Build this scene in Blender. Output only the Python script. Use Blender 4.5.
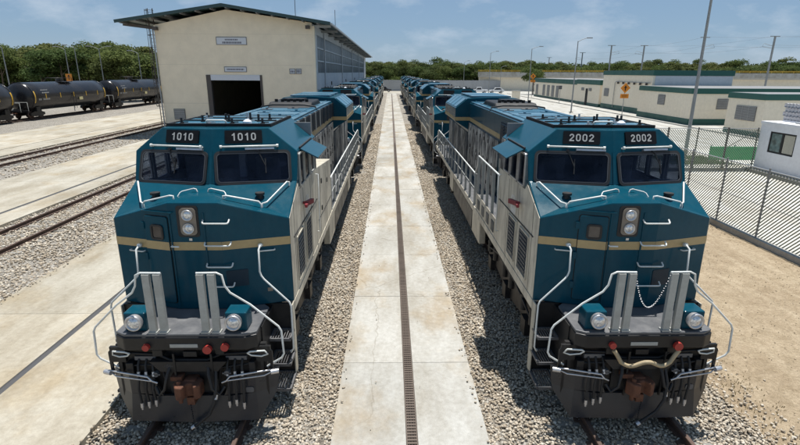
import bpy, math, random
import numpy as np
from mathutils import Vector, Matrix

random.seed(7)
rng = np.random.default_rng(11)
scene = bpy.context.scene
for o in list(bpy.data.objects):
    bpy.data.objects.remove(o, do_unlink=True)
C = scene.collection
R = math.radians

# ------------------------------------------------------------------ camera
cam_data = bpy.data.cameras.new('camera')
cam = bpy.data.objects.new('camera', cam_data)
C.objects.link(cam)
scene.camera = cam
FOC, PW, PH = 500.0, 800.0, 445.0
VPX, VPY = 390.5, 72.0
cam_data.sensor_fit = 'HORIZONTAL'
cam_data.sensor_width = 36.0
cam_data.lens = 36.0 * FOC / PW
cam_data.clip_start = 0.1
cam_data.clip_end = 4000
CAM = Vector((0, 0, 5.8))
yv = Vector((VPX - PW / 2, -(VPY - PH / 2), -FOC)).normalized()      # world Y in camera axes
zv = Vector((0, 1, 0)); zv = (zv - yv * zv.dot(yv)).normalized()
xv = yv.cross(zv)
M3 = Matrix((xv, yv, zv))              # rows: world axes in camera space
cam.matrix_world = Matrix.Translation(CAM) @ M3.to_4x4()

# ------------------------------------------------------------------ sky, sun, exposure
SUN_DIR = Vector((0.085, 0.18, 1.0)).normalized()
elev = math.asin(SUN_DIR.z)
azim = math.atan2(SUN_DIR.x, SUN_DIR.y)
world = bpy.data.worlds.new('World')
scene.world = world
world.use_nodes = True
wn, wl = world.node_tree.nodes, world.node_tree.links
wn.clear()
w_out = wn.new('ShaderNodeOutputWorld')
w_bg = wn.new('ShaderNodeBackground'); w_bg.inputs[1].default_value = 0.058
sky = wn.new('ShaderNodeTexSky'); sky.sky_type = 'NISHITA'; sky.sun_disc = False
sky.sun_elevation = elev; sky.sun_rotation = azim
sky.air_density = 1.0; sky.dust_density = 0.0; sky.ozone_density = 4.0; sky.altitude = 10
w_tc = wn.new('ShaderNodeTexCoord')
w_sep = wn.new('ShaderNodeSeparateXYZ'); wl.new(w_tc.outputs['Generated'], w_sep.inputs[0])
w_den = wn.new('ShaderNodeMath'); w_den.operation = 'ADD'; wl.new(w_sep.outputs[2], w_den.inputs[0]); w_den.inputs[1].default_value = 0.40
w_dx = wn.new('ShaderNodeMath'); w_dx.operation = 'DIVIDE'; wl.new(w_sep.outputs[0], w_dx.inputs[0]); wl.new(w_den.outputs[0], w_dx.inputs[1])
w_dy = wn.new('ShaderNodeMath'); w_dy.operation = 'DIVIDE'; wl.new(w_sep.outputs[1], w_dy.inputs[0]); wl.new(w_den.outputs[0], w_dy.inputs[1])
w_cmb = wn.new('ShaderNodeCombineXYZ'); wl.new(w_dx.outputs[0], w_cmb.inputs[0]); wl.new(w_dy.outputs[0], w_cmb.inputs[1])
w_n = wn.new('ShaderNodeTexNoise'); w_n.inputs['Scale'].default_value = 3.4; w_n.inputs['Detail'].default_value = 7; w_n.inputs['Roughness'].default_value = 0.58
w_map = wn.new('ShaderNodeMapping'); w_map.inputs['Location'].default_value = (5.3, 2.2, 0); wl.new(w_cmb.outputs[0], w_map.inputs[0])
wl.new(w_map.outputs[0], w_n.inputs['Vector'])
w_r = wn.new('ShaderNodeValToRGB')
w_r.color_ramp.elements[0].position = 0.50; w_r.color_ramp.elements[0].color = (0, 0, 0, 1)
w_r.color_ramp.elements[1].position = 0.76; w_r.color_ramp.elements[1].color = (0.8, 0.8, 0.8, 1)
wl.new(w_n.outputs[0], w_r.inputs[0])
w_veil = wn.new('ShaderNodeMixRGB'); w_veil.inputs[0].default_value = 0.66; w_veil.inputs[2].default_value = (3.2, 5.0, 7.5, 1)   # thin high haze
wl.new(sky.outputs[0], w_veil.inputs[1])
w_mix = wn.new('ShaderNodeMixRGB'); w_mix.inputs[2].default_value = (7.0, 8.2, 9.6, 1)
wl.new(w_r.outputs[0], w_mix.inputs[0]); wl.new(w_veil.outputs[0], w_mix.inputs[1])
wl.new(w_mix.outputs[0], w_bg.inputs[0]); wl.new(w_bg.outputs[0], w_out.inputs[0])

sun_data = bpy.data.lights.new('sun', 'SUN')
sun_data.energy = 5.0; sun_data.angle = R(0.53); sun_data.color = (1.0, 0.968, 0.91)
sun = bpy.data.objects.new('sun', sun_data); C.objects.link(sun)
sun.rotation_euler = SUN_DIR.to_track_quat('Z', 'Y').to_euler()
sun.location = SUN_DIR * 200

scene.view_settings.view_transform = 'Standard'
scene.view_settings.look = 'None'
scene.view_settings.gamma = 1
scene.view_settings.exposure = 0.44
scene.view_settings.use_curve_mapping = False
scene.render.engine = 'CYCLES'

# ------------------------------------------------------------------ mesh helpers
class MB:
    def __init__(s): s.v = []; s.f = []; s.s = []
    def poly(s, pts, smooth=False):
        b = len(s.v); s.v += [tuple(p) for p in pts]; s.f.append(tuple(range(b, b + len(pts)))); s.s.append(smooth); return s
    def mesh(s, pts, faces, smooth=False):
        b = len(s.v); s.v += [tuple(p) for p in pts]
        for f in faces: s.f.append(tuple(b + i for i in f)); s.s.append(smooth)
        return s
    def box(s, x0, x1, y0, y1, z0, z1):
        p = [(x0,y0,z0),(x1,y0,z0),(x1,y1,z0),(x0,y1,z0),(x0,y0,z1),(x1,y0,z1),(x1,y1,z1),(x0,y1,z1)]
        return s.mesh(p, [(0,3,2,1),(4,5,6,7),(0,1,5,4),(1,2,6,5),(2,3,7,6),(3,0,4,7)])
    def obox(s, c, ax, ay, az, hx, hy, hz):
        c = Vector(c); ax = Vector(ax).normalized(); ay = Vector(ay).normalized(); az = Vector(az).normalized()
        p = [c + ax*hx*i + ay*hy*j + az*hz*k for k in (-1,1) for (i,j) in ((-1,-1),(1,-1),(1,1),(-1,1))]
        return s.mesh(p, [(0,3,2,1),(4,5,6,7),(0,1,5,4),(1,2,6,5),(2,3,7,6),(3,0,4,7)])
    def bar(s, a, b, w, h, up=(0,0,1)):
        a, b = Vector(a), Vector(b); d = (b - a).normalized(); up = Vector(up)
        side = d.cross(up)
        if side.length < 1e-4: side = d.cross(Vector((1,0,0)))
        side.normalize(); u = side.cross(d)
        return s.obox((a + b) / 2, side, d, u, w / 2, (b - a).length / 2, h / 2)
    def prism(s, poly, z0, z1):                       # polygon in xy, extruded in z (counter-clockwise)
        n = len(poly)
        p = [(x, y, z0) for x, y in poly] + [(x, y, z1) for x, y in poly]
        f = [tuple(range(n - 1, -1, -1)), tuple(range(n, 2 * n))] + [(i, (i + 1) % n, n + (i + 1) % n, n + i) for i in range(n)]
        return s.mesh(p, f)
    def prism_y(s, poly, y0, y1):                     # polygon in xz, extruded along y
        n = len(poly)
        p = [(x, y0, z) for x, z in poly] + [(x, y1, z) for x, z in poly]
        f = [tuple(range(n)), tuple(range(2 * n - 1, n - 1, -1))] + [(i, n + i, n + (i + 1) % n, (i + 1) % n) for i in range(n)]
        return s.mesh(p, f)
    def prism_x(s, poly, x0, x1):                     # polygon in yz, extruded along x
        n = len(poly)
        p = [(x0, y, z) for y, z in poly] + [(x1, y, z) for y, z in poly]
        f = [tuple(range(n - 1, -1, -1)), tuple(range(n, 2 * n))] + [(i, (i + 1) % n, n + (i + 1) % n, n + i) for i in range(n)]
        return s.mesh(p, f)
    def cyl(s, a, b, r, n=12, r2=None, cap=True):
        a, b = Vector(a), Vector(b); d = (b - a).normalized()
        t = Vector((0, 0, 1)) if abs(d.z) < 0.9 else Vector((1, 0, 0))
        u = d.cross(t).normalized(); w = d.cross(u)
        r2 = r if r2 is None else r2
        A = [a + (u * math.cos(k * 2 * math.pi / n) + w * math.sin(k * 2 * math.pi / n)) * r for k in range(n)]
        B = [b + (u * math.cos(k * 2 * math.pi / n) + w * math.sin(k * 2 * math.pi / n)) * r2 for k in range(n)]
        s.mesh(A + B, [(i, n + i, n + (i + 1) % n, (i + 1) % n) for i in range(n)], True)
        if cap:
            s.mesh(A, [tuple(range(n))]); s.mesh(B, [tuple(range(n - 1, -1, -1))])
        return s
    def tube(s, pts, r, n=6):
        P = [Vector(p) for p in pts]; m = len(P); rings = []; prev = None
        for i in range(m):
            d = (P[min(i + 1, m - 1)] - P[max(i - 1, 0)]).normalized()
            if prev is None:
                t = Vector((0, 0, 1)) if abs(d.z) < 0.9 else Vector((1, 0, 0)); u = d.cross(t).normalized()
            else:
                u = (prev - d * prev.dot(d)).normalized()
            prev = u; w = d.cross(u)
            rings += [P[i] + (u * math.cos(k * 2 * math.pi / n) + w * math.sin(k * 2 * math.pi / n)) * r for k in range(n)]
        f = [(i * n + k, (i + 1) * n + k, (i + 1) * n + (k + 1) % n, i * n + (k + 1) % n) for i in range(m - 1) for k in range(n)]
        s.mesh(rings, f, True)
        s.mesh(rings[:n], [tuple(range(n))]); s.mesh(rings[-n:], [tuple(range(n - 1, -1, -1))])
        return s
    def lathe_x(s, prof, cx, cy, cz, n=20):           # profile (x, r) turned about an axis along x
        pts = []
        for (x, r) in prof: pts += [(cx + x, cy + r * math.cos(k * 2 * math.pi / n), cz + r * math.sin(k * 2 * math.pi / n)) for k in range(n)]
        f = [(i * n + k, i * n + (k + 1) % n, (i + 1) * n + (k + 1) % n, (i + 1) * n + k) for i in range(len(prof) - 1) for k in range(n)]
        return s.mesh(pts, f, True)
    def lathe_y(s, prof, cx, cy, cz, n=20):
        pts = []
        for (y, r) in prof: pts += [(cx + r * math.cos(k * 2 * math.pi / n), cy + y, cz + r * math.sin(k * 2 * math.pi / n)) for k in range(n)]
        f = [(i * n + k, (i + 1) * n + k, (i + 1) * n + (k + 1) % n, i * n + (k + 1) % n) for i in range(len(prof) - 1) for k in range(n)]
        return s.mesh(pts, f, True)

def bake(name, mb):
    me = bpy.data.meshes.new(name)
    me.from_pydata(mb.v, [], mb.f); me.update()
    if any(mb.s): me.polygons.foreach_set('use_smooth', mb.s)
    return me

def obj(name, mb, mat, parent=None, bevel=0, seg=2):
    me = mb if isinstance(mb, bpy.types.Mesh) else bake(name, mb)
    if mat is not None and not me.materials: me.materials.append(mat)
    o = bpy.data.objects.new(name, me); C.objects.link(o)
    if parent is not None: o.parent = parent
    if bevel:
        m = o.modifiers.new('bevel', 'BEVEL'); m.width = bevel; m.segments = seg; m.limit_method = 'ANGLE'; m.angle_limit = R(28)
        m.harden_normals = False
    return o

def tag(o, label=None, cat=None, group=None, kind=None):
    if label: o['label'] = label
    if cat: o['category'] = cat
    if group: o['group'] = group
    if kind: o['kind'] = kind
    return o

def thing(name, label, cat, loc=(0, 0, 0), rz=0, group=None):
    o = bpy.data.objects.new(name, None); C.objects.link(o)
    o.empty_display_size = 0.2; o.location = loc; o.rotation_euler = (0, 0, rz)
    return tag(o, label, cat, group)

KIDS = {}
def kids(o):
    return [c for c in bpy.data.objects if c.parent == o]
def tree_of(o):
    allp = {}
    for c in bpy.data.objects:
        if c.parent: allp.setdefault(c.parent.name, []).append(c)
    def rec(x): return (x, [rec(c) for c in allp.get(x.name, [])])
    return rec(o)
def copy_tree(t, parent=None, skip=()):
    o, ch = t
    c = o.copy(); C.objects.link(c); c.parent = parent
    for k in ch:
        if k[0].name.split('.')[0] in skip: continue
        copy_tree(k, c, skip)
    return c

def text_mesh(txt, size, extrude=0.004, bold=0.0, align='CENTER'):
    cu = bpy.data.curves.new('lettering', 'FONT'); cu.body = txt; cu.size = size; cu.extrude = extrude; cu.offset = bold
    cu.align_x = align; cu.align_y = 'CENTER'; cu.resolution_u = 3
    t = bpy.data.objects.new('lettering', cu); C.objects.link(t)
    bpy.context.view_layer.update()
    me = bpy.data.meshes.new_from_object(t.evaluated_get(bpy.context.evaluated_depsgraph_get()))
    bpy.data.objects.remove(t, do_unlink=True)
    return me

# ------------------------------------------------------------------ materials
def nt(name):
    m = bpy.data.materials.new(name); m.use_nodes = True
    n, l = m.node_tree.nodes, m.node_tree.links
    return m, n, l, n['Principled BSDF']

def mixc(n, l, fac, a, b, blend='MIX'):
    x = n.new('ShaderNodeMixRGB'); x.blend_type = blend
    for i, v in ((0, fac), (1, a), (2, b)):
        if isinstance(v, (int, float)): x.inputs[i].default_value = v
        elif isinstance(v, tuple): x.inputs[i].default_value = (*v, 1)
        else: l.new(v, x.inputs[i])
    return x.outputs[0]

def noise(n, l, scale, detail=4, rough=0.55, vec=None, stretch=None, kind='Object', loc=None):
    tc = n.new('ShaderNodeTexCoord'); v = tc.outputs[kind] if vec is None else vec
    if stretch or loc:
        mp = n.new('ShaderNodeMapping')
        if stretch: mp.inputs['Scale'].default_value = stretch
        if loc: mp.inputs['Location'].default_value = loc
        l.new(v, mp.inputs[0]); v = mp.outputs[0]
    t = n.new('ShaderNodeTexNoise'); t.inputs['Scale'].default_value = scale; t.inputs['Detail'].default_value = detail; t.inputs['Roughness'].default_value = rough
    l.new(v, t.inputs['Vector']); return t.outputs[0]

def ramp(n, l, src, p0, p1, c0=(0, 0, 0), c1=(1, 1, 1)):
    r = n.new('ShaderNodeValToRGB'); e = r.color_ramp.elements
    e[0].position = p0; e[1].position = p1; e[0].color = (*c0, 1); e[1].color = (*c1, 1)
    l.new(src, r.inputs[0]); return r.outputs[0]

def bump(n, l, b, src, strength=0.2, dist=0.01):
    x = n.new('ShaderNodeBump'); x.inputs['Strength'].default_value = strength; x.inputs['Distance'].default_value = dist
    l.new(src, x.inputs['Height']); l.new(x.outputs[0], b.inputs['Normal'])

def paint(name, col, dirt=(0.2, 0.17, 0.13), amount=0.25, rough=0.35, scale=1.4, streak=None, metal=0.0, coat=0.0, wob=0.0, spec=0.5, lo=0.42, hi=0.75, rv=0.0):
    m, n, l, b = nt(name)
    a = noise(n, l, scale, 6, 0.65, stretch=streak)
    a2 = noise(n, l, scale * 9, 3, 0.6)
    f = ramp(n, l, a, lo, hi); b.inputs['Specular IOR Level'].default_value = spec
    fm = n.new('ShaderNodeMath'); fm.operation = 'MULTIPLY'; l.new(f, fm.inputs[0]); fm.inputs[1].default_value = amount
    c = mixc(n, l, fm.outputs[0], col, dirt)
    v = ramp(n, l, a2, 0.3, 0.7, (0.93, 0.93, 0.93), (1.05, 1.05, 1.05))
    c = mixc(n, l, 1.0, c, v, 'MULTIPLY')
    if rv:
        oi = n.new('ShaderNodeObjectInfo'); c = mixc(n, l, 1.0, c, ramp(n, l, oi.outputs['Random'], 0, 1, (1 - rv,) * 3, (1 + rv * 0.6,) * 3), 'MULTIPLY')
    l.new(c, b.inputs['Base Color'])
    r = ramp(n, l, a, 0.3, 0.75, (rough * 0.8,) * 3, (min(1, rough * 1.3 + 0.03),) * 3)
    l.new(r, b.inputs['Roughness']); b.inputs['Metallic'].default_value = metal
    b.inputs['Coat Weight'].default_value = coat
    if wob: bump(n, l, b, noise(n, l, 2.2, 2, 0.5), wob, 0.02)
    return m

M = {}
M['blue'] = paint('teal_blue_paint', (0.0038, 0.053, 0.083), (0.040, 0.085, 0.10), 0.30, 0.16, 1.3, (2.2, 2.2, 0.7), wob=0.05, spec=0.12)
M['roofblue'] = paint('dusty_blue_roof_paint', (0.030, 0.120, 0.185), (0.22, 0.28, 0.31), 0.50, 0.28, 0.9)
M['cream'] = paint('weathered_cream_paint', (0.56, 0.515, 0.415), (0.15, 0.125, 0.10), 0.60, 0.42, 1.7, (2.6, 2.6, 0.6), lo=0.42, hi=0.70, rv=0.07)
M['dirty'] = paint('grimy_hood_door_paint', (0.44, 0.42, 0.38), (0.018, 0.019, 0.023), 0.97, 0.5, 1.7, (3.6, 3.6, 0.9), lo=0.42, hi=0.55, rv=0.3)
M['tan'] = paint('tan_stripe_paint', (0.40, 0.29, 0.135), (0.28, 0.20, 0.11), 0.3, 0.4)
M['black'] = paint('black_frame_paint', (0.009, 0.0095, 0.011), (0.055, 0.048, 0.042), 0.4, 0.42, 2.5, spec=0.35)
M['plow'] = paint('dull_black_plow_paint', (0.020, 0.023, 0.029), (0.06, 0.058, 0.056), 0.45, 0.30, 1.8)
M['rail_white'] = paint('handrail_white_paint', (0.66, 0.68, 0.66), (0.35, 0.31, 0.25), 0.4, 0.4, 5.0)
M['grey'] = paint('grey_post_paint', (0.36, 0.37, 0.35), (0.2, 0.18, 0.15), 0.4, 0.45, 3.0)
M['deck'] = paint('worn_grey_deck', (0.085, 0.088, 0.095), (0.22, 0.215, 0.21), 0.5, 0.5, 2.4)
M['rust'] = paint('rusty_iron', (0.135, 0.050, 0.024), (0.035, 0.02, 0.015), 0.85, 0.8, 6.0)
M['railsteel'] = paint('rusty_rail_steel', (0.085, 0.050, 0.036), (0.03, 0.022, 0.02), 0.6, 0.65, 3.0)
M['red'] = paint('red_plastic', (0.36, 0.03, 0.022), (0.15, 0.04, 0.035), 0.3, 0.5, 8.0)
M['maroon'] = paint('maroon_paint', (0.22, 0.02, 0.03), (0.1, 0.04, 0.04), 0.3, 0.45, 8.0)
M['silver'] = paint('bare_steel', (0.55, 0.55, 0.56), (0.25, 0.22, 0.2), 0.5, 0.35, 8.0, metal=0.7)
M['hose'] = paint('tan_hose_rubber', (0.38, 0.30, 0.18), (0.2, 0.15, 0.1), 0.4, 0.6, 8.0)
M['rubber'] = paint('black_rubber', (0.010, 0.010, 0.011), (0.05, 0.05, 0.05), 0.3, 0.6, 5.0)
M['white'] = paint('white_letter_paint', (0.38, 0.38, 0.37), (0.26, 0.26, 0.26), 0.3, 0.5, 9.0)
M['louver'] = paint('dark_blue_grille_paint', (0.005, 0.022, 0.040), (0.02, 0.03, 0.04), 0.4, 0.45, 3.0, spec=0.25)
M['soot'] = paint('sooty_black', (0.008, 0.008, 0.009), (0.02, 0.02, 0.022), 0.4, 0.5, 3.0, spec=0.3)
M['board'] = paint('black_number_board', (0.004, 0.004, 0.005), (0.01, 0.01, 0.01), 0.3, 0.4, 5.0, spec=0.2)
M['yellow'] = paint('yellow_paint', (0.60, 0.36, 0.03), (0.3, 0.22, 0.1), 0.3, 0.5, 4.0)

def glass(name, col, rough=0.04):
    m, n, l, b = nt(name)
    a = noise(n, l, 2.5, 3)
    l.new(ramp(n, l, a, 0.35, 0.7, tuple(c * 0.6 for c in col), tuple(c * 1.7 for c in col)), b.inputs['Base Color'])
    b.inputs['Roughness'].default_value = rough; b.inputs['IOR'].default_value = 1.5
    return m
M['glass'] = glass('dark_cab_glass', (0.010, 0.013, 0.022))
def cab_glass():
    m, n, l, b = nt('sky_tinted_cab_glass')
    tr = n.new('ShaderNodeBsdfTransparent'); tr.inputs[0].default_value = (0.62, 0.66, 0.72, 1)
    b.inputs['Base Color'].default_value = (0.016, 0.024, 0.050, 1); b.inputs['Roughness'].default_value = 0.04  # blue base colour imitates the sky's reflection in the panes
    dirtn = ramp(n, l, noise(n, l, 3.0, 5, 0.65), 0.35, 0.75, (0.10, 0.10, 0.10), (0.34, 0.34, 0.34))
    mx = n.new('ShaderNodeMixShader'); l.new(dirtn, mx.inputs[0]); l.new(tr.outputs[0], mx.inputs[1]); l.new(b.outputs[0], mx.inputs[2]); l.new(mx.outputs[0], n['Material Output'].inputs[0]); return m
M['cabglass'] = cab_glass()
M['shedglass'] = glass('grey_blue_window_glass', (0.035, 0.05, 0.07), 0.4)
def lampglass():
    m, n, l, b = nt('headlight_glass'); a = noise(n, l, 40, 2)
    l.new(ramp(n, l, a, 0.3, 0.7, (0.35, 0.37, 0.4), (0.8, 0.82, 0.85)), b.inputs['Base Color'])
    b.inputs['Metallic'].default_value = 0.6; b.inputs['Roughness'].default_value = 0.15; return m
M['lamp'] = lampglass()

def concrete(name, c0, c1, stain=(0.45, 0.34, 0.2), st=0.5, scale=0.25, bumpv=0.15):
    m, n, l, b = nt(name)
    gp = n.new('ShaderNodeNewGeometry').outputs['Position']; a = noise(n, l, scale, 8, 0.62, vec=gp); a2 = noise(n, l, 9, 5, 0.65); a3 = noise(n, l, scale * 2.2, 7, 0.62, vec=gp, loc=(4, 9, 2), stretch=(1, 0.7, 1))
    a4 = noise(n, l, 60, 3, 0.7)
    c = ramp(n, l, a, 0.3, 0.72, c0, c1)
    sf = n.new('ShaderNodeMath'); sf.operation = 'MULTIPLY'; l.new(ramp(n, l, a3, 0.50, 0.70), sf.inputs[0]); sf.inputs[1].default_value = st
    c = mixc(n, l, sf.outputs[0], c, stain)
    c = mixc(n, l, 1.0, c, ramp(n, l, a2, 0.28, 0.70, (0.82, 0.81, 0.79), (1.08, 1.08, 1.08)), 'MULTIPLY')
    c = mixc(n, l, 1.0, c, ramp(n, l, a4, 0.28, 0.62, (0.82, 0.82, 0.82), (1.04, 1.04, 1.04)), 'MULTIPLY')
    tc = n.new('ShaderNodeTexCoord'); gm = n.new('ShaderNodeNewGeometry')
    wob = n.new('ShaderNodeMixRGB'); wob.blend_type = 'ADD'; wob.inputs[0].default_value = 0.55
    wn_ = n.new('ShaderNodeTexNoise'); wn_.inputs['Scale'].default_value = 1.3; wn_.inputs['Detail'].default_value = 5; l.new(gm.outputs['Position'], wn_.inputs['Vector'])
    l.new(gm.outputs['Position'], wob.inputs[1]); l.new(wn_.outputs['Color'], wob.inputs[2])
    vc = n.new('ShaderNodeTexVoronoi'); vc.feature = 'DISTANCE_TO_EDGE'; vc.inputs['Scale'].default_value = 0.23; l.new(wob.outputs[0], vc.inputs['Vector'])
    ck = ramp(n, l, vc.outputs['Distance'], 0.0012, 0.0035, (0.74, 0.72, 0.68), (1, 1, 1))
    pres = ramp(n, l, noise(n, l, 0.21, 3, 0.5, vec=gm.outputs['Position'], loc=(7, 3, 1)), 0.50, 0.56)
    c = mixc(n, l, pres, c, mixc(n, l, 1.0, c, ck, 'MULTIPLY'))
    dirtn = noise(n, l, 0.55, 9, 0.68, vec=gm.outputs['Position'], stretch=(1.6, 0.5, 1), loc=(2, 5, 0))
    c = mixc(n, l, 1.0, c, ramp(n, l, dirtn, 0.36, 0.60, (0.74, 0.705, 0.645), (1.05, 1.05, 1.05)), 'MULTIPLY')
    oi = n.new('ShaderNodeObjectInfo')
    c = mixc(n, l, 1.0, c, ramp(n, l, oi.outputs['Random'], 0, 1, (0.90, 0.90, 0.89), (1.05, 1.04, 1.02)), 'MULTIPLY')
    l.new(c, b.inputs['Base Color']); b.inputs['Roughness'].default_value = 0.88
    bump(n, l, b, a2, bumpv, 0.01); return m
M['conc'] = concrete('pale_concrete', (0.362, 0.358, 0.339), (0.454, 0.450, 0.431), (0.308, 0.231, 0.131), 0.80)
M['conc_tan'] = concrete('tan_stained_concrete', (0.366, 0.335, 0.273), (0.439, 0.416, 0.362), (0.323, 0.254, 0.154), 0.7)
M['conc_white'] = concrete('white_concrete_road', (0.431, 0.424, 0.400), (0.508, 0.501, 0.477), (0.347, 0.323, 0.277), 0.3, 0.12)
M['sleeper'] = concrete('grey_sleeper_concrete', (0.216, 0.212, 0.200), (0.293, 0.285, 0.269), (0.154, 0.131, 0.108), 0.5, 1.0)

def gravel_mat(name, scale, dark, mid, light):
    m, n, l, b = nt(name)
    tc = n.new('ShaderNodeTexCoord')
    v = n.new('ShaderNodeTexVoronoi'); v.inputs['Scale'].default_value = scale; l.new(tc.outputs['Object'], v.inputs['Vector'])
    sp = n.new('ShaderNodeSeparateColor'); l.new(v.outputs['Color'], sp.inputs[0])
    r = n.new('ShaderNodeValToRGB'); e = r.color_ramp.elements
    e[0].color = (*dark, 1); e[1].color = (*light, 1); e[0].position = 0.0; e[1].position = 1.0
    k = e.new(0.5); k.color = (*mid, 1)
    l.new(sp.outputs[0], r.inputs[0])
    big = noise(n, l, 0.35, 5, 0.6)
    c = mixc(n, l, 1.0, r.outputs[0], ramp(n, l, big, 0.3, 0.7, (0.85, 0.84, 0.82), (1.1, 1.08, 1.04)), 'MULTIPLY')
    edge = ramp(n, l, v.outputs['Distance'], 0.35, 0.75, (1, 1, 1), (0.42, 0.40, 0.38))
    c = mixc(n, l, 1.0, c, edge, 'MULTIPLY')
    l.new(c, b.inputs['Base Color']); b.inputs['Roughness'].default_value = 0.92
    x = n.new('ShaderNodeBump'); x.invert = True; x.inputs['Strength'].default_value = 1.0; x.inputs['Distance'].default_value = 0.05
    l.new(v.outputs['Distance'], x.inputs['Height']); l.new(x.outputs[0], b.inputs['Normal']); return m
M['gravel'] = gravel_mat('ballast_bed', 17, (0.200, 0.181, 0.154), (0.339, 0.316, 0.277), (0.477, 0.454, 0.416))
def stone_mat():
    m, n, l, b = nt('ballast_stone')
    at = n.new('ShaderNodeAttribute'); at.attribute_name = 'tone'
    r = n.new('ShaderNodeValToRGB'); e = r.color_ramp.elements
    e[0].color = (0.225, 0.18, 0.13, 1); e[1].color = (0.62, 0.575, 0.495, 1)
    k = e.new(0.25); k.color = (0.36, 0.303, 0.23, 1); k = e.new(0.6); k.color = (0.485, 0.425, 0.34, 1)
    l.new(at.outputs['Fac'], r.inputs[0])
    mm_ = n.new('ShaderNodeMixRGB'); mm_.blend_type = 'MULTIPLY'; mm_.inputs[0].default_value = 1.0
    a = noise(n, l, 30, 3); big = noise(n, l, 0.8, 5, 0.6)
    l.new(mixc(n, l, 1.0, r.outputs[0], ramp(n, l, a, 0.3, 0.7, (0.85, 0.85, 0.85), (1.08, 1.08, 1.08)), 'MULTIPLY'), mm_.inputs[1])
    l.new(ramp(n, l, big, 0.32, 0.62, (0.82, 0.79, 0.75), (1.05, 1.05, 1.05)), mm_.inputs[2]); l.new(mm_.outputs[0], b.inputs['Base Color'])
    b.inputs['Roughness'].default_value = 0.9; return m
M['stone'] = stone_mat()

def dirt_mat():
    m, n, l, b = nt('tan_dirt')
    a = noise(n, l, 0.4, 8, 0.65); t = noise(n, l, 0.9, 6, 0.6, stretch=(2.2, 0.12, 1)); f = noise(n, l, 14, 6, 0.7); g = noise(n, l, 45, 3, 0.7)
    c = ramp(n, l, a, 0.3, 0.72, (0.345, 0.268, 0.182), (0.44, 0.36, 0.255))
    c = mixc(n, l, ramp(n, l, t, 0.5, 0.72), c, (0.49, 0.41, 0.30))
    c = mixc(n, l, 1.0, c, ramp(n, l, f, 0.28, 0.7, (0.66, 0.64, 0.60), (1.12, 1.12, 1.11)), 'MULTIPLY')
    c = mixc(n, l, 1.0, c, ramp(n, l, noise(n, l, 2.6, 6, 0.7), 0.34, 0.62, (0.78, 0.75, 0.70), (1.06, 1.06, 1.06)), 'MULTIPLY')
    c = mixc(n, l, 1.0, c, ramp(n, l, g, 0.28, 0.6, (0.7, 0.68, 0.64), (1.04, 1.04, 1.04)), 'MULTIPLY')
    l.new(c, b.inputs['Base Color']); b.inputs['Roughness'].default_value = 0.95
    bump(n, l, b, f, 1.0, 0.05); return m
M['dirt'] = dirt_mat()
def ground_mat():
    m, n, l, b = nt('pale_yard_ground')
    a = noise(n, l, 0.05, 8, 0.65); f = noise(n, l, 2.5, 6, 0.7)
    c = ramp(n, l, a, 0.35, 0.68, (0.31, 0.28, 0.225), (0.38, 0.36, 0.315))
    c = mixc(n, l, 1.0, c, ramp(n, l, f, 0.28, 0.7, (0.8, 0.8, 0.78), (1.08, 1.08, 1.07)), 'MULTIPLY')
    l.new(c, b.inputs['Base Color']); b.inputs['Roughness'].default_value = 0.95; return m
M['ground'] = ground_mat()
def leaf_mat(name, c0, c1):
    m, n, l, b = nt(name)
    a = noise(n, l, 0.7, 4, 0.6); oi = n.new('ShaderNodeObjectInfo')
    c = ramp(n, l, a, 0.3, 0.72, c0, c1)
    c = mixc(n, l, 1.0, c, ramp(n, l, oi.outputs['Random'], 0, 1, (0.78, 0.85, 0.8), (1.25, 1.12, 1.0)), 'MULTIPLY')
    l.new(c, b.inputs['Base Color']); b.inputs['Roughness'].default_value = 0.85; b.inputs['Specular IOR Level'].default_value = 0.15
    tr = n.new('ShaderNodeBsdfTranslucent'); l.new(c, tr.inputs[0])
    mx = n.new('ShaderNodeMixShader'); mx.inputs[0].default_value = 0.35
    l.new(b.outputs[0], mx.inputs[1]); l.new(tr.outputs[0], mx.inputs[2]); l.new(mx.outputs[0], n['Material Output'].inputs[0]); return m
M['leaf'] = leaf_mat('dark_green_foliage', (0.050, 0.078, 0.026), (0.125, 0.165, 0.055))
M['leaf2'] = leaf_mat('olive_green_foliage', (0.062, 0.085, 0.030), (0.150, 0.170, 0.065))
M['grass'] = leaf_mat('lawn_grass', (0.045, 0.12, 0.03), (0.09, 0.20, 0.05))
M['hedge'] = paint('bright_green_panel', (0.015, 0.30, 0.09), (0.02, 0.20, 0.07), 0.4, 0.6, 2.0)
M['bark'] = paint('grey_brown_bark', (0.14, 0.11, 0.085), (0.06, 0.05, 0.04), 0.6, 0.9, 4.0)
M['render'] = paint('cream_wall_render', (0.82, 0.715, 0.55), (0.77, 0.66, 0.49), 0.5, 0.85, 0.12)
M['render2'] = paint('cream_building_render', (0.78, 0.70, 0.56), (0.70, 0.62, 0.48), 0.4, 0.8, 0.3)
M['white_wall'] = paint('white_wall_render', (0.72, 0.72, 0.74), (0.55, 0.54, 0.52), 0.3, 0.75, 0.5)
M['bluewall'] = paint('pale_blue_grey_wall', (0.50, 0.53, 0.56), (0.40, 0.42, 0.44), 0.4, 0.7, 0.3)  # blue-grey holds the shaded tone of the shed's right side
M['green_band'] = paint('dark_green_band_paint', (0.008, 0.085, 0.068), (0.02, 0.09, 0.075), 0.4, 0.5, 0.5)
M['roof_green'] = paint('dark_green_roof_sheet', (0.02, 0.055, 0.055), (0.05, 0.07, 0.07), 0.5, 0.45, 0.5)
M['roofsheet'] = paint('pale_roof_underside', (0.20, 0.20, 0.20), (0.12, 0.11, 0.1), 0.5, 0.6, 0.5)
M['steel'] = paint('dark_structural_steel', (0.07, 0.06, 0.055), (0.12, 0.09, 0.07), 0.4, 0.6, 1.0)
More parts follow.
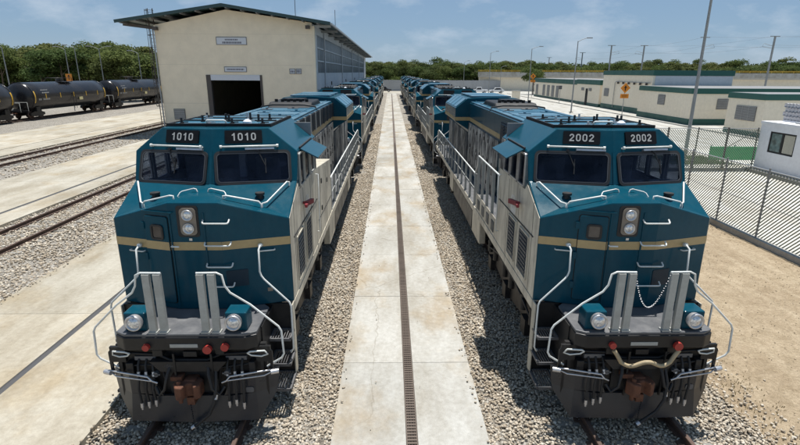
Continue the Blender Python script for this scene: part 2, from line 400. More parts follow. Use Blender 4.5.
M['galv'] = paint('galvanised_steel', (0.34, 0.35, 0.35), (0.22, 0.21, 0.2), 0.4, 0.45, 1.5, metal=0.4)
M['pole'] = paint('grey_lamp_pole', (0.25, 0.26, 0.26), (0.15, 0.14, 0.13), 0.4, 0.5, 0.6)
M['dark'] = paint('dark_void', (0.012, 0.012, 0.012), (0.03, 0.03, 0.03), 0.5, 0.8, 0.6)
M['grille'] = paint('grey_vent_grille', (0.13, 0.13, 0.13), (0.2, 0.2, 0.2), 0.4, 0.5, 2)
M['tank'] = paint('black_tank_paint', (0.013, 0.013, 0.016), (0.045, 0.04, 0.035), 0.55, 0.24, 0.5, (0.6, 0.6, 0.6), spec=0.4)
M['slat'] = paint('grey_green_plastic_slat', (0.22, 0.26, 0.21), (0.28, 0.30, 0.24), 0.4, 0.5, 2.0)
M['carwhite'] = paint('white_car_paint', (0.70, 0.71, 0.72), (0.5, 0.5, 0.48), 0.2, 0.25, 1.0, coat=0.5)
M['cardark'] = paint('black_car_paint', (0.02, 0.02, 0.022), (0.08, 0.08, 0.08), 0.2, 0.25, 1.0, coat=0.5)
M['orange'] = paint('orange_sign_paint', (0.78, 0.26, 0.02), (0.6, 0.22, 0.03), 0.3, 0.5, 2.0)
M['signwhite'] = paint('white_sign_board', (0.60, 0.62, 0.66), (0.5, 0.5, 0.52), 0.2, 0.5, 2.0)
M['sigtext'] = paint('grey_lettering', (0.10, 0.10, 0.13), (0.16, 0.16, 0.18), 0.3, 0.6, 4.0)
M['farwall'] = paint('grey_perimeter_wall', (0.33, 0.34, 0.35), (0.24, 0.24, 0.24), 0.4, 0.8, 0.2)
M['viaduct'] = paint('pale_viaduct_concrete', (0.46, 0.45, 0.42), (0.35, 0.33, 0.29), 0.5, 0.8, 0.15)
# ================================================================== GROUND
XL, XR = -3.27, 4.13           # centre lines of the two locomotive tracks
def sheet(name, x0, x1, y0, y1, z, mat, nx=1, ny=1, amp=0.0, parent=None):
    xs = np.linspace(x0, x1, nx + 1); ys = np.linspace(y0, y1, ny + 1)
    g = np.array([(x, y, z) for y in ys for x in xs])
    if amp:
        g[:, 2] += amp * (np.sin(g[:, 0] * 1.7 + 0.6 * np.sin(g[:, 1] * 0.8)) * 0.5 + np.sin(g[:, 1] * 1.1 + g[:, 0] * 0.7) * 0.5 + rng.normal(0, 0.35, len(g)))
    w = nx + 1
    f = [(j * w + i, j * w + i + 1, (j + 1) * w + i + 1, (j + 1) * w + i) for j in range(ny) for i in range(nx)]
    mb = MB(); mb.mesh(g.tolist(), f, bool(amp)); return obj(name, mb, mat, parent)

tag(sheet('ground', -1500, 1500, -300, 2600, -0.34, M['ground']), 'pale sandy ground of the rail yard reaching to the trees', kind='structure')

# ballast beds (gently uneven sheets)
def bed(name, x0, x1, y0, y1, step=0.5, label=None):
    o = sheet(name, x0, x1, y0, y1, -0.11, M['gravel'], max(2, int((x1 - x0) / step)), max(4, int((y1 - y0) / max(step, 0.8))), 0.02)
    return tag(o, label, kind='structure')
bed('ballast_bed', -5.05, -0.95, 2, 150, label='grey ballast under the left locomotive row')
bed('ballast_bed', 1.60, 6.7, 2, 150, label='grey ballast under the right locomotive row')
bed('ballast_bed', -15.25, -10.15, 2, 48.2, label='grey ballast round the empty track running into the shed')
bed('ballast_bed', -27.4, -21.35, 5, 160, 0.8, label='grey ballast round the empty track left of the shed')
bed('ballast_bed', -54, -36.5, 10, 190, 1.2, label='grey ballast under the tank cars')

# bare dirt on the right, up to the fence
dirt = sheet('dirt_ground', 6.3, 13.2, 1, 60, -0.085, M['dirt'], 60, 300, 0.026)
tag(dirt, 'bare tan dirt strip between right track and fence', kind='structure')

# concrete pads laid as single slabs
def pad(name, label, cols, y0, y1, dy, mat, z=0.0, gap=0.012):
    root = bpy.data.objects.new(name, None); C.objects.link(root); tag(root, label, kind='structure')
    n = int(round((y1 - y0) / dy)); k = 0
    for (a, b) in cols:
        m = MB().box(a + gap / 2, b - gap / 2, -dy / 2 + gap / 2, dy / 2 - gap / 2, -0.26, 0)
        me = bake('slab', m); me.materials.append(mat)
        for i in range(n):
            if k >= 290: break
            o = bpy.data.objects.new('slab', me); C.objects.link(o); o.parent = root
            o.location = (0, y0 + (i + 0.5) * dy, z - 0.004 * random.random()); k += 1
    sheet('joint_filler', cols[0][0] + 0.01, cols[-1][1] - 0.01, y0, y1, -0.030, M['dark2'], parent=root)
    return root
M['dark2'] = paint('dark_joint_grit', (0.10, 0.09, 0.075), (0.05, 0.045, 0.04), 0.5, 0.9, 2.0)
pad('concrete_walkway', 'pale concrete walkway between the two locomotive rows', [(-0.98, 0.262), (0.450, 1.63)], 2.7, 145.1, 3.22, M['conc'])
pad('concrete_apron', 'tan stained concrete apron left of locomotive 1010', [(-10.2, -7.43), (-7.28, -5.03)], 1.0, 90, 5.2, M['conc_tan'])
pad('concrete_apron', 'concrete apron between the shed track and the next track', [(-21.4, -16.54), (-16.36, -15.2)], 1.0, 48.2, 5.2, M['conc_tan'])
pad('concrete_apron', 'far concrete apron in front of the tank cars', [(-36.6, -29.6), (-29.5, -27.35)], 6.0, 160, 7.0, M['conc_tan'])

M['grate'] = paint('weathered_grate_iron', (0.105, 0.078, 0.060), (0.05, 0.042, 0.036), 0.6, 0.7, 1.2)
M['slotgrey'] = paint('dark_grey_slot_cover', (0.055, 0.055, 0.058), (0.09, 0.085, 0.08), 0.5, 0.8, 2.0)
# drains: channel, frame and grate bars
def drain(label, x0, x1, y0, y1, ybars, frame=0.02, pitch=0.075):
    t = thing('trench_drain', label, 'drain', (0, y0, 0))
    L = y1 - y0
    obj('channel', MB().box(x0 + 0.003, x1 - 0.003, 0, L, -0.29, -0.16), M['dark2'], t)
    f = MB(); zt = -0.006 if ybars < 1 else 0.004
    f.box(x0 + 0.001, x0 + frame, 0, L, -0.15, zt); f.box(x1 - frame, x1 - 0.001, 0, L, -0.15, zt)
    obj('frame', f, M['slotgrey'] if ybars < 1 else M['grate'], t)
    b = MB(); y = 0.0
    while y < min(L, ybars):
        b.box(x0 + frame, x1 - frame, y, y + 0.045, -0.05, 0.003); y += pitch
    xm = (x0 + x1) / 2
    for q in (-0.25, 0.0, 0.25):
        xx = xm + q * (x1 - x0); b.box(xx - 0.004, xx + 0.004, 0, min(L, ybars), -0.045, -0.003)
    g = obj('grate', b, M['grate'], t); g['kind'] = 'stuff'
    if L > ybars: obj('far_grate', MB().box(x0 + frame, x1 - frame, ybars, L, -0.05, -0.012), M['slotgrey'] if ybars < 1 else M['grate'], t)
    return t
drain('long rusty grated drain down the middle of the concrete walkway', 0.262, 0.450, 2.7, 145.1, 40)
drain('narrow dark slot drain in the apron left of locomotive 1010', -7.43, -7.28, 1.0, 90, 0.1)
drain('narrow slot drain in the apron left of the shed track', -16.54, -16.36, 1.0, 48.2, 0.1)

M['yard'] = concrete('bright_yard_concrete', (0.52, 0.515, 0.49), (0.60, 0.595, 0.57), (0.40, 0.38, 0.33), 0.3, 0.15)
# white road, lawn and yard on the right, beyond the fence
tag(sheet('road', 26.0, 140, 24, 175, -0.075, M['conc_white']), 'white concrete road in front of the cream buildings', kind='structure')
tag(sheet('road', 14.6, 26.0, 40, 175, -0.072, M['conc_white']), 'white concrete yard behind the right locomotive row', kind='structure')
tag(sheet('road', 13.42, 26.0, 2, 40, -0.070, M['yard']), 'white concrete yard behind the slatted fence', kind='structure')
tag(sheet('lawn', 19.0, 23.0, 33.2, 36.5, -0.055, M['grass'], 8, 8, 0.01), 'small lawn behind the cross fence', kind='structure')
# grass tufts on the lawn
def tufts(name, x0, x1, y0, y1, n, h, mat, label, zb=-0.09, clump=None):
    px = rng.uniform(x0, x1, n); py = rng.uniform(y0, y1, n)
    if clump is not None: px, py = clump
    n = len(px)
    ang = rng.uniform(0, 2 * np.pi, n); hh = h * rng.uniform(0.5, 1.3, n); w = h * 0.22
    lean = rng.normal(0, 0.35, (n, 2)) * hh[:, None]
    v = np.zeros((n, 3, 3))
    v[:, 0] = np.stack([px - w * np.cos(ang), py - w * np.sin(ang), np.full(n, zb)], 1)
    v[:, 1] = np.stack([px + w * np.cos(ang), py + w * np.sin(ang), np.full(n, zb)], 1)
    v[:, 2] = np.stack([px + lean[:, 0], py + lean[:, 1], zb + hh], 1)
    me = bpy.data.meshes.new(name); me.from_pydata(v.reshape(-1, 3).tolist(), [], np.arange(n * 3).reshape(n, 3).tolist()); me.update()
    return tag(obj(name, me, mat), label, kind='stuff')
tufts('grass', 19.0, 23.0, 33.2, 36.5, 6000, 0.10, M['grass'], 'short lawn grass behind the cross fence', -0.06)

# loose ballast stones near the camera, real little rocks
def stones(name, regs, label, parent=None):
    ico = np.array([(-1, 1.618, 0), (1, 1.618, 0), (-1, -1.618, 0), (1, -1.618, 0), (0, -1, 1.618), (0, 1, 1.618), (0, -1, -1.618), (0, 1, -1.618), (1.618, 0, -1), (1.618, 0, 1), (-1.618, 0, -1), (-1.618, 0, 1)]) / 1.9
    fac = np.array([(0,11,5),(0,5,1),(0,1,7),(0,7,10),(0,10,11),(1,5,9),(5,11,4),(11,10,2),(10,7,6),(7,1,8),(3,9,4),(3,4,2),(3,2,6),(3,6,8),(3,8,9),(4,9,5),(2,4,11),(6,2,10),(8,6,7),(9,8,1)])
    V, T = [], []
    for (x0, x1, y0, y1, dens, s0, s1, zb) in regs:
        n = int((x1 - x0) * (y1 - y0) * dens)
        p = np.stack([rng.uniform(x0, x1, n), rng.uniform(y0, y1, n), zb + rng.uniform(-0.012, 0.03, n)], 1)
        s = rng.uniform(s0, s1, n) * 0.5
        sc = s[:, None] * rng.uniform(0.65, 1.25, (n, 3)); sc[:, 2] *= 0.72
        a = rng.uniform(0, 2 * np.pi, n); ca, sa = np.cos(a), np.sin(a)
        q = ico[None] * (1 + rng.normal(0, 0.16, (n, 12, 1))) * sc[:, None, :]
        t = rng.normal(0, 0.5, n); ct, st_ = np.cos(t), np.sin(t)
        y_ = q[:, :, 1] * ct[:, None] - q[:, :, 2] * st_[:, None]; z_ = q[:, :, 1] * st_[:, None] + q[:, :, 2] * ct[:, None]
        x_ = q[:, :, 0]
        q = np.stack([x_ * ca[:, None] - y_ * sa[:, None], x_ * sa[:, None] + y_ * ca[:, None], z_], 2) + p[:, None, :]
        V.append(q.reshape(-1, 3)); T.append(np.repeat(np.clip(rng.beta(1.7, 2.2, n), 0, 1), 12))
    V = np.concatenate(V); T = np.concatenate(T); n = len(V) // 12
    F = (fac[None] + (np.arange(n) * 12)[:, None, None]).reshape(-1)
    me = bpy.data.meshes.new(name)
    me.vertices.add(len(V)); me.vertices.foreach_set('co', V.astype(np.float32).ravel())
    me.loops.add(len(F)); me.loops.foreach_set('vertex_index', F.astype(np.int32))
    me.polygons.add(len(F) // 3); me.polygons.foreach_set('loop_start', np.arange(0, len(F), 3, dtype=np.int32)); me.polygons.foreach_set('loop_total', np.full(len(F) // 3, 3, dtype=np.int32))
    at = me.attributes.new('tone', 'FLOAT', 'POINT'); at.data.foreach_set('value', T.astype(np.float32))
    me.update(calc_edges=True)
    return tag(obj(name, me, M['stone'], parent), label, kind='stuff')
Zb = -0.10
stones('ballast_stones', [(-5.05, -0.96, 5.7, 13, 520, 0.032, 0.072, Zb), (-2.1, -0.96, 13, 30, 340, 0.042, 0.078, Zb), (-2.0, -0.96, 30, 60, 70, 0.08, 0.14, Zb)], 'loose grey ballast stones round the left locomotive row')
stones('ballast_stones', [(1.61, 6.45, 5.7, 13, 520, 0.032, 0.072, Zb), (1.61, 3.3, 13, 30, 340, 0.042, 0.078, Zb), (1.61, 3.0, 30, 60, 70, 0.08, 0.14, Zb), (6.45, 7.0, 5.7, 16, 120, 0.03, 0.07, -0.085), (7.0, 7.5, 5.7, 14, 12, 0.02, 0.05, -0.085)], 'loose grey ballast stones round the right locomotive row')
stones('ballast_stones', [(-15.2, -10.2, 9, 24, 95, 0.06, 0.11, Zb), (-15.2, -10.2, 24, 48, 26, 0.08, 0.14, Zb)], 'loose grey ballast stones round the empty shed track')
stones('ballast_stones', [(-27.4, -21.4, 28, 60, 9, 0.10, 0.17, Zb)], 'loose ballast stones round the empty track left of the shed')
# a few spilled stones on the pads, clods and gravel on the dirt
stones('spilled_stones', [(-1.05, -0.86, 5.7, 40, 26, 0.03, 0.06, 0.012), (1.5, 1.72, 5.7, 40, 26, 0.03, 0.06, 0.012), (-5.2, -4.9, 5.7, 12, 40, 0.03, 0.07, 0.012), (-10.3, -10.0, 9, 22, 30, 0.03, 0.07, 0.012), (-0.8, 1.4, 5.7, 30, 0.5, 0.02, 0.035, 0.01)], 'stray ballast stones spilled onto the concrete edges')
def dirt_stones():
    o = stones('dirt_clods', [(6.6, 13.0, 6, 20, 22, 0.012, 0.035, -0.085), (12.3, 13.1, 8, 24, 16, 0.02, 0.05, -0.085)], 'small clods and pebbles on the tan dirt')
    o.data.materials.clear(); o.data.materials.append(M['clod'])
M['clod'] = paint('dry_clod', (0.34, 0.27, 0.185), (0.40, 0.33, 0.24), 0.6, 0.95, 5.0)
dirt_stones()
# dry weeds along the edge between ballast and dirt
nw = 700
wy = rng.uniform(6, 16, nw); cc = rng.integers(0, 40, nw); cx = rng.uniform(6.35, 7.35, 40); cy = rng.uniform(6.2, 15, 40)
wx = cx[cc] + rng.normal(0, 0.14, nw); wy = cy[cc] + rng.normal(0, 0.22, nw)
M['weed'] = leaf_mat('dry_weeds', (0.20, 0.155, 0.085), (0.28, 0.22, 0.13))
tufts('dry_weeds', 0, 1, 0, 1, nw, 0.05, M['weed'], 'low dry weeds between ballast and dirt', -0.08, (wx, wy))

# ------------------------------------------------------------------ tracks
def rail_profile():
    return [(-0.07, -0.075), (0.07, -0.075), (0.07, -0.060), (0.012, -0.045), (0.012, 0.035), (0.036, 0.045), (0.036, 0.075), (0.028, 0.082), (-0.028, 0.082), (-0.036, 0.075), (-0.036, 0.045), (-0.012, 0.035), (-0.012, -0.045), (-0.07, -0.060)]
sl_me = bake('sleeper', MB().prism_y([(-1.27, -0.22), (1.27, -0.22), (1.25, -0.082), (0.9, -0.080), (0.45, -0.10), (-0.45, -0.10), (-0.9, -0.080), (-1.25, -0.082)], -0.125, 0.125))
sl_me.materials.append(M['sleeper'])
cm = MB()
for sx in (-0.752, 0.752):
    for s2 in (-1, 1):
        cm.box(sx + s2 * 0.105 - 0.035, sx + s2 * 0.105 + 0.035, -0.05, 0.05, -0.085, -0.045)
cl_me = bake('rail_clips', cm); cl_me.materials.append(M['railsteel'])
def track(label, x, y0, y1, sl0, sl1, pitch=0.61):
    t = thing('railway_track', label, 'track', (x, 0, 0))
    for s in (-0.752, 0.752):
        obj('rail', MB().prism_y([(s + a, b) for a, b in rail_profile()], y0, y1), M['railsteel'], t)
    n = int((sl1 - sl0) / pitch)
    for i in range(min(n, 295)):
        o = bpy.data.objects.new('sleeper', sl_me); C.objects.link(o); o.parent = t; o.location = (0, sl0 + i * pitch, random.uniform(-0.012, 0.004)); o.rotation_euler = (0, 0, random.uniform(-.01, .01))
        if sl0 + i * pitch < 26:
            c = bpy.data.objects.new('rail_clips', cl_me); C.objects.link(c); c.parent = o; c['kind'] = 'stuff'
    return t
track('rusty rails under the left row of locomotives', XL, 3, 146, 4.2, 30)
track('rusty rails under the right row of locomotives', XR, 3, 146, 4.35, 30)
track('empty track with concrete sleepers running into the shed door', -13.7, 3, 49.5, 10, 48)
track('empty track passing the left side of the shed', -25.4, 8, 160, 27, 75)
track('track carrying the black tank cars', -44.6, 15, 190, 40, 110)
# ================================================================== LOCOMOTIVES
def rr_pts(w, h, r, k=4):
    out = []
    for (sx, sy, a0) in ((1, 1, 0), (-1, 1, 90), (-1, -1, 180), (1, -1, 270)):
        for i in range(k + 1):
            a = R(a0 + 90 * i / k)
            out.append((sx * (w / 2 - r) + r * math.cos(a), sy * (h / 2 - r) + r * math.sin(a)))
    return out
def on(P, ax, up, n, uv, d):
    return P + ax * uv[0] + up * uv[1] + n * d
def plate(mb, fr, w, h, d0, d1, r=0.0, k=4):
    P, ax, up, n = fr
    pts = rr_pts(w, h, r, k) if r else [(w/2, h/2), (-w/2, h/2), (-w/2, -h/2), (w/2, -h/2)]
    m = len(pts)
    v = [on(P, ax, up, n, q, d0) for q in pts] + [on(P, ax, up, n, q, d1) for q in pts]
    mb.mesh(v, [tuple(range(m - 1, -1, -1)), tuple(range(m, 2 * m))] + [(i, (i + 1) % m, m + (i + 1) % m, m + i) for i in range(m)])
    return mb
def ring(mb, fr, w, h, r, b, d0, d1, k=4):
    P, ax, up, n = fr
    o = rr_pts(w, h, r, k); i_ = rr_pts(w - 2 * b, h - 2 * b, max(0.01, r - b), k); m = len(o)
    v = []
    for d in (d0, d1):
        v += [on(P, ax, up, n, q, d) for q in o]; v += [on(P, ax, up, n, q, d) for q in i_]
    f = []
    for i in range(m):
        j = (i + 1) % m
        f += [(2*m + i, 2*m + j, 3*m + j, 3*m + i), (i, j, 2*m + j, 2*m + i), (m + j, m + i, 3*m + i, 3*m + j)]
    mb.mesh(v, f); return mb

def NF(x, z):      # frame on the nose front
    s = 0 if abs(x) < 0.42 else (1 if x > 0 else -1)
    y = 0.72 + 0.303 * max(0, abs(x) - 0.42) + (z - 1.8) * 0.012
    ax = Vector((1, 0.303 * s, 0)).normalized(); up = Vector((0, 0.012, 1)).normalized()
    n = ax.cross(up).normalized()
    return Vector((x, y, z)), ax, up, n
def WF(x, z):      # frame on the windscreen front
    s = 1 if x > 0 else -1
    ax = Vector((1, 0.213 * s, 0)).normalized(); upv = Vector((0, 0.354, 1))
    n = ax.cross(upv).normalized(); up = n.cross(ax).normalized()
    return Vector((x, 1.66 + 0.213 * abs(x) + 0.354 * (z - 3.83), z)), ax, up, n
def SF(s, y, z, x=1.51):   # frame on a side wall, s = side
    ax = Vector((0, -s, 0)) if s < 0 else Vector((0, 1, 0))
    return Vector((s * x, y, z)), Vector((0, s, 0)), Vector((0, 0, 1)), Vector((s, 0, 0))
def NT(x, y):      # point on the sloping nose top
    a = abs(x); t = max(0, min(1, (y - 0.74) / 0.92)); zc = 3.72 + 0.11 * t
    zo_y0 = 1.07; to = max(0, min(1, (y - 1.07) / 0.91)); zo = 3.37 + 0.46 * to
    k = max(0, min(1, (a - 0.42) / 1.09)); return zc * (1 - k) + zo * k

_nt = [((-1.51,1.07,3.37),(-.42,.74,3.72),(0,1.67,3.835)),((-1.51,1.07,3.37),(0,1.67,3.835),(-1.5,1.99,3.835)),((-.42,.74,3.72),(.42,.74,3.72),(0,1.67,3.835)),((.42,.74,3.72),(1.51,1.07,3.37),(0,1.67,3.835)),((1.51,1.07,3.37),(1.5,1.99,3.835),(0,1.67,3.835))]
def NZ(x, y):
    best = None
    for a, b, c in _nt:
        d = (b[1]-c[1])*(a[0]-c[0]) + (c[0]-b[0])*(a[1]-c[1])
        u = ((b[1]-c[1])*(x-c[0]) + (c[0]-b[0])*(y-c[1])) / d; v = ((c[1]-a[1])*(x-c[0]) + (a[0]-c[0])*(y-c[1])) / d; w = 1 - u - v
        k = min(u, v, w)
        if best is None or k > best[0]: best = (k, u*a[2] + v*b[2] + w*c[2])
    return best[1]
def bracket_bar(mb, a, b, out, r=0.016):
    a, b, out = Vector(a), Vector(b), Vector(out)
    d = (b - a).normalized(); k = min(0.035, (b - a).length * 0.2)
    mb.tube([a, a + out * 0.7, a + out * 0.93 + d * k * 0.35, a + out + d * k, b + out - d * k, b + out * 0.93 - d * k * 0.35, b + out * 0.7, b], r, 6)
    return mb

def digits(txt, fr, h, w, gap, d0, d1):
    m = MB(); P, ax, up, n = fr; st = 0.17 * h
    tot = len(txt) * w + (len(txt) - 1) * gap
    for i, ch in enumerate(txt):
        cx = -tot / 2 + w / 2 + i * (w + gap); O = P + ax * cx
        def pl(pts):
            k = len(pts); m.mesh([on(O, ax, up, n, q, d0) for q in pts] + [on(O, ax, up, n, q, d1) for q in pts], [tuple(range(k)), tuple(range(2 * k - 1, k - 1, -1))][0:0] + [tuple(range(k, 2 * k))] + [(i_, (i_ + 1) % k, k + (i_ + 1) % k, k + i_) for i_ in range(k)])
        if ch == '0':
            ring(m, (O, ax, up, n), w * 0.92, h, w * 0.44, st * 0.98, d0, d1, 6)
        elif ch == '1':
            pl([(-.02*w, -h/2), (-.02*w + st, -h/2), (-.02*w + st, h/2), (.04*w, h/2), (-.10*w, h*.36), (-.32*w, h*.28), (-.32*w, h*.28 - st*.8), (-.02*w, h*.28 - st*.55)][::1])
        elif ch == '2':
            hw = w * .45
            out = [(-hw, h*.18)] + [(hw*math.cos(t), h*.5 - hw + hw*math.sin(t)) for t in np.linspace(math.pi*.98, -.35, 9)]
            inn = [(-hw + st, h*.18)] + [((hw - st)*math.cos(t), h*.5 - hw + (hw - st)*math.sin(t)) for t in np.linspace(math.pi*.98, -.30, 9)]
            out += [(-hw + st*1.35, -h/2 + st), ]; inn += [(-hw, -h/2 + st*1.0)]
            k = len(out)
            for a in range(k - 1): pl([inn[a], inn[a + 1], out[a + 1], out[a]][::1])
            pl([(-hw, -h/2), (hw, -h/2), (hw, -h/2 + st), (-hw, -h/2 + st)])
    return m

def build_loco(name, label, number):
    T = thing(name, label, 'locomotive', (0, 0, 0), 0, 'teal and cream diesel locomotives parked in two rows')
    # ---------------- nose
    nb, nt_ = 1.8, 1.98
    v = [(-1.51,1.05,nb),(-.42,.72,nb),(.42,.72,nb),(1.51,1.05,nb),(1.51,2.1,nb),(-1.51,2.1,nb),
         (-1.51,1.07,3.37),(-.42,.74,3.72),(.42,.74,3.72),(1.51,1.07,3.37),(1.50,1.99,3.835),(0,1.67,3.835),(-1.50,1.99,3.835),(1.51,2.1,3.835),(-1.51,2.1,3.835)]
    f = [(0,1,7,6),(1,2,8,7),(2,3,9,8),(6,7,11),(6,11,12),(7,8,11),(8,9,11),(9,10,11),(3,4,13,10,9),(5,0,6,12,14),(12,11,10,13,14),(0,5,4,3,2,1),(4,5,14,13)]
    nose = obj('nose', MB().mesh(v, f), M['blue'], T, 0.018)
    m = MB()
    for s in (-1, 1):      # tan stripe on the nose front in three facets
        fr = NF(s * 0.965, 2.965); plate(m, fr, 1.135, 0.145, 0.0005, 0.004)
    plate(m, NF(0, 2.965), 0.84, 0.145, 0.0005, 0.004)
    obj('stripe', m, M['tan'], nose)
    # nose door
    d = obj('nose_door', plate(MB(), NF(-0.66, 2.70), 0.46, 1.55, 0.005, 0.028, 0.04), M['blue'], T, 0.006)
    dm = MB(); plate(dm, NF(-0.66, 2.965), 0.462, 0.145, 0.028, 0.031); obj('stripe', dm, M['tan'], d)
    obj('window_frame', ring(MB(), NF(-0.64, 3.20), 0.25, 0.27, 0.06, 0.035, 0.028, 0.05), M['rubber'], d)
    obj('window_pane', plate(MB(), NF(-0.64, 3.20), 0.20, 0.22, 0.028, 0.036, 0.04), M['glass_brown'], d)
    obj('door_gap', ring(MB(), NF(-0.66, 2.70), 0.485, 1.575, 0.045, 0.014, 0.001, 0.006), M['soot'], d)
    hm = MB()
    P, ax, up, n = NF(-0.395, 2.98); hm.tube([P + n * 0.03, P + n * 0.075, P + n * 0.085 + ax * 0.13], 0.014)
    obj('handle', hm, M['rail_white'], d)
    for z in (2.2, 2.75, 3.3):
        P, ax, up, n = NF(-0.905, z); obj('hinge', MB().obox(P + n * 0.025, ax, n, up, 0.03, 0.022, 0.06), M['blue'], d)
    # panel frame strips round the centre of the nose
    m = MB()
    for x in (-0.40, 0.16): plate(m, NF(x, 2.7), 0.022, 1.7, 0.002, 0.02)
    plate(m, NF(-0.62, 3.555), 0.60, 0.022, 0.02, 0.034)
    obj('nose_trim', m, M['blue'], nose)
    # head lamps
    h = obj('headlight_box', plate(MB(), NF(-0.10, 3.40), 0.36, 0.54, 0.002, 0.012, 0.05), M['rubber'], T)
    obj('bezel', plate(MB(), NF(-0.09, 3.40), 0.27, 0.47, 0.012, 0.03, 0.07), M['bezel'], h)
    for z in (3.515, 3.285):
        P, ax, up, n = NF(-0.09, z)
        lm = MB(); lm.lathe_y([(-0.03, 0.092), (-0.055, 0.096), (-0.062, 0.088), (-0.040, 0.074), (-0.030, 0.02)], P.x, P.y, P.z, 18)
        L_ = obj('headlight', lm, M['silver'], h)
        gm = MB(); gm.lathe_y([(-0.032, 0.078), (-0.042, 0.055), (-0.048, 0.03), (-0.05, 0.001)], P.x, P.y, P.z, 18); obj('lens', gm, M['lamp'], L_)
    obj('latch_plate', plate(MB(), NF(-0.085, 3.085), 0.05, 0.04, 0.004, 0.012), M['silver'], nose)
    # rungs
    for z in (3.43, 3.04, 2.66, 2.30):
        b = MB(); P, ax, up, n = NF(0.15, z); Q = NF(0.40, z)[0] + ax * 0.18
        bracket_bar(b, P - up * 0.0, Q, n * 0.075 - up * 0.05, 0.0145); obj('rung', b, M['rail_white'], T)
    for s in (-1, 1):
        b = MB(); P, ax, up, n = NF(s * 1.10, 2.83); bracket_bar(b, P - ax * 0.13, P + ax * 0.15, n * 0.06, 0.012); obj('grab_iron', b, M['rail_white'], T)
    plate_m = MB(); plate(plate_m, NF(1.13, 2.08), 0.09, 0.07, 0.001, 0.006); obj('notice_plate', plate_m, M['bezel'], nose)
    # dark lower panel & small square on nose right
    plate_m = MB(); plate(plate_m, NF(0.62, 2.36), 0.36, 0.30, 0.001, 0.012, 0.02); obj('panel', plate_m, M['louver'], nose)
    # ---------------- nose top fittings
    for s in (-1, 1):
        b = MB(); x0, x1 = s * 0.62, s * 1.27
        p = lambda x, y, dz=0: Vector((x, y, NZ(x, y) + dz))
        b.tube([p(s*0.42,1.02), p(s*0.42,1.02,.05), p(s*0.48,1.02,.075), p(s*0.98,1.16,.10), p(s*1.02,1.16,.06), p(s*1.02,1.16)], 0.016)
        obj('nose_handrail', b, M['rail_white'], T)
        b = MB(); b.tube([p(s*1.03,1.2), p(s*1.03,1.2,.07), p(s*1.10,1.26,.09), p(s*1.36,1.78,.11), p(s*1.39,1.83,.07), p(s*1.39,1.83)], 0.016)
        obj('nose_handrail', b, M['rail_white'], T)
        b = MB(); b.tube([p(s*0.09,1.25), p(s*0.11,1.25,.05), p(s*0.15,1.25,.06), p(s*0.36,1.27,.06), p(s*0.39,1.24,.05), p(s*0.42,1.2)], 0.011)
        obj('nose_handrail', b, M['rail_white'], T)
        b = MB(); q = p(s*0.93, 1.47); b.cyl(q - Vector((0,0,.02)), q + Vector((0,0,.05)), 0.055, 12); b.cyl(q + Vector((0,0,.05)), q + Vector((0,0,.09)), 0.085, 12, 0.085)
        obj('sand_filler_cap', b, M['rubber'], T)
    # ---------------- cab
    zr, xo, xr = 4.79, 1.51, 0.98
    ft = lambda x, z: 1.66 + 0.213 * abs(x) + 0.354 * (z - 3.83)
    yb = 4.45
    v = [(0, ft(0,3.83), 3.83), (xo, ft(xo,3.83), 3.83), (xo, ft(xo,4.36), 4.36), (xr, ft(xr,zr), zr), (0, ft(0,zr), zr), (-xr, ft(xr,zr), zr), (-xo, ft(xo,4.36), 4.36), (-xo, ft(xo,3.83), 3.83),
         (xo, 2.11, 1.8), (-xo, 2.11, 1.8), (0, 2.11, 1.8),
         (xo, yb, 1.8), (xo, yb, 4.36), (xr, yb, zr), (-xr, yb, zr), (-xo, yb, 4.36), (-xo, yb, 1.8), (xo, 2.11, 3.83), (-xo, 2.11, 3.83)]
    f = [(2,12,13,3), (6,5,14,15), (4,3,13,14,5), (11,16,15,14,13,12), (8,9,16,11), (0,7,18,17,1), (8,17,18,9)]
    cm = MB().mesh(v, f)
    fp = lambda s, x, z: (s * x, ft(x, z), z)
    a0, a1, c0, c1 = 0.105, 1.365, 3.845, 4.345       # opening for each windscreen
    for s in (-1, 1):
        for q in ([(0,3.83),(xo,3.83),(a1,c0),(a0,c0)], [(xo,3.83),(xo,4.36),(a1,c1),(a1,c0)], [(xo,4.36),(xr,zr),(0,zr),(0,c1),(a0,c1),(a1,c1)], [(0,3.83),(a0,c0),(a0,c1),(0,c1)]):
            pts = [fp(s, x, z) for x, z in q]
            cm.poly(pts if s > 0 else pts[::-1])
    for s in (-1, 1):
        for q in ([(2.11,1.8),(4.45,1.8),(4.45,3.68),(2.11,3.68)], [(ft(xo,3.83),3.83),(2.11,3.83),(2.11,3.68),(2.24,3.68),(2.24,4.29),(ft(xo,4.36),4.36)], [(4.0,3.68),(4.45,3.68),(4.45,4.36),(4.0,4.29)], [(2.24,4.29),(4.0,4.29),(4.45,4.36),(ft(xo,4.36),4.36)]):
            pts = [(s * xo, y, z) for y, z in q]; cm.poly(pts if s > 0 else pts[::-1])
    cab_me = bake('cab', cm); import bmesh
    wb_ = bmesh.new(); wb_.from_mesh(cab_me); bmesh.ops.remove_doubles(wb_, verts=wb_.verts, dist=0.0005); wb_.to_mesh(cab_me); wb_.free()
    cab = obj('cab', cab_me, M['blue'], T, 0.016)
    for s in (-1, 1):
        for yy in (2.76, 3.44): obj('window_pillar', MB().box(min(s*1.47, s*1.509), max(s*1.47, s*1.509), yy - .05, yy + .05, 3.68, 4.29), M['grey'], cab)
    ins = MB(); ins.box(-1.46, 1.46, 4.2, 4.25, 1.85, 4.7); obj('rear_bulkhead', ins, M['interior'], cab)
    ins = MB(); ins.box(-1.4, 1.4, 1.98, 2.35, 3.30, 3.80); obj('control_desk', ins, M['interior'], cab)
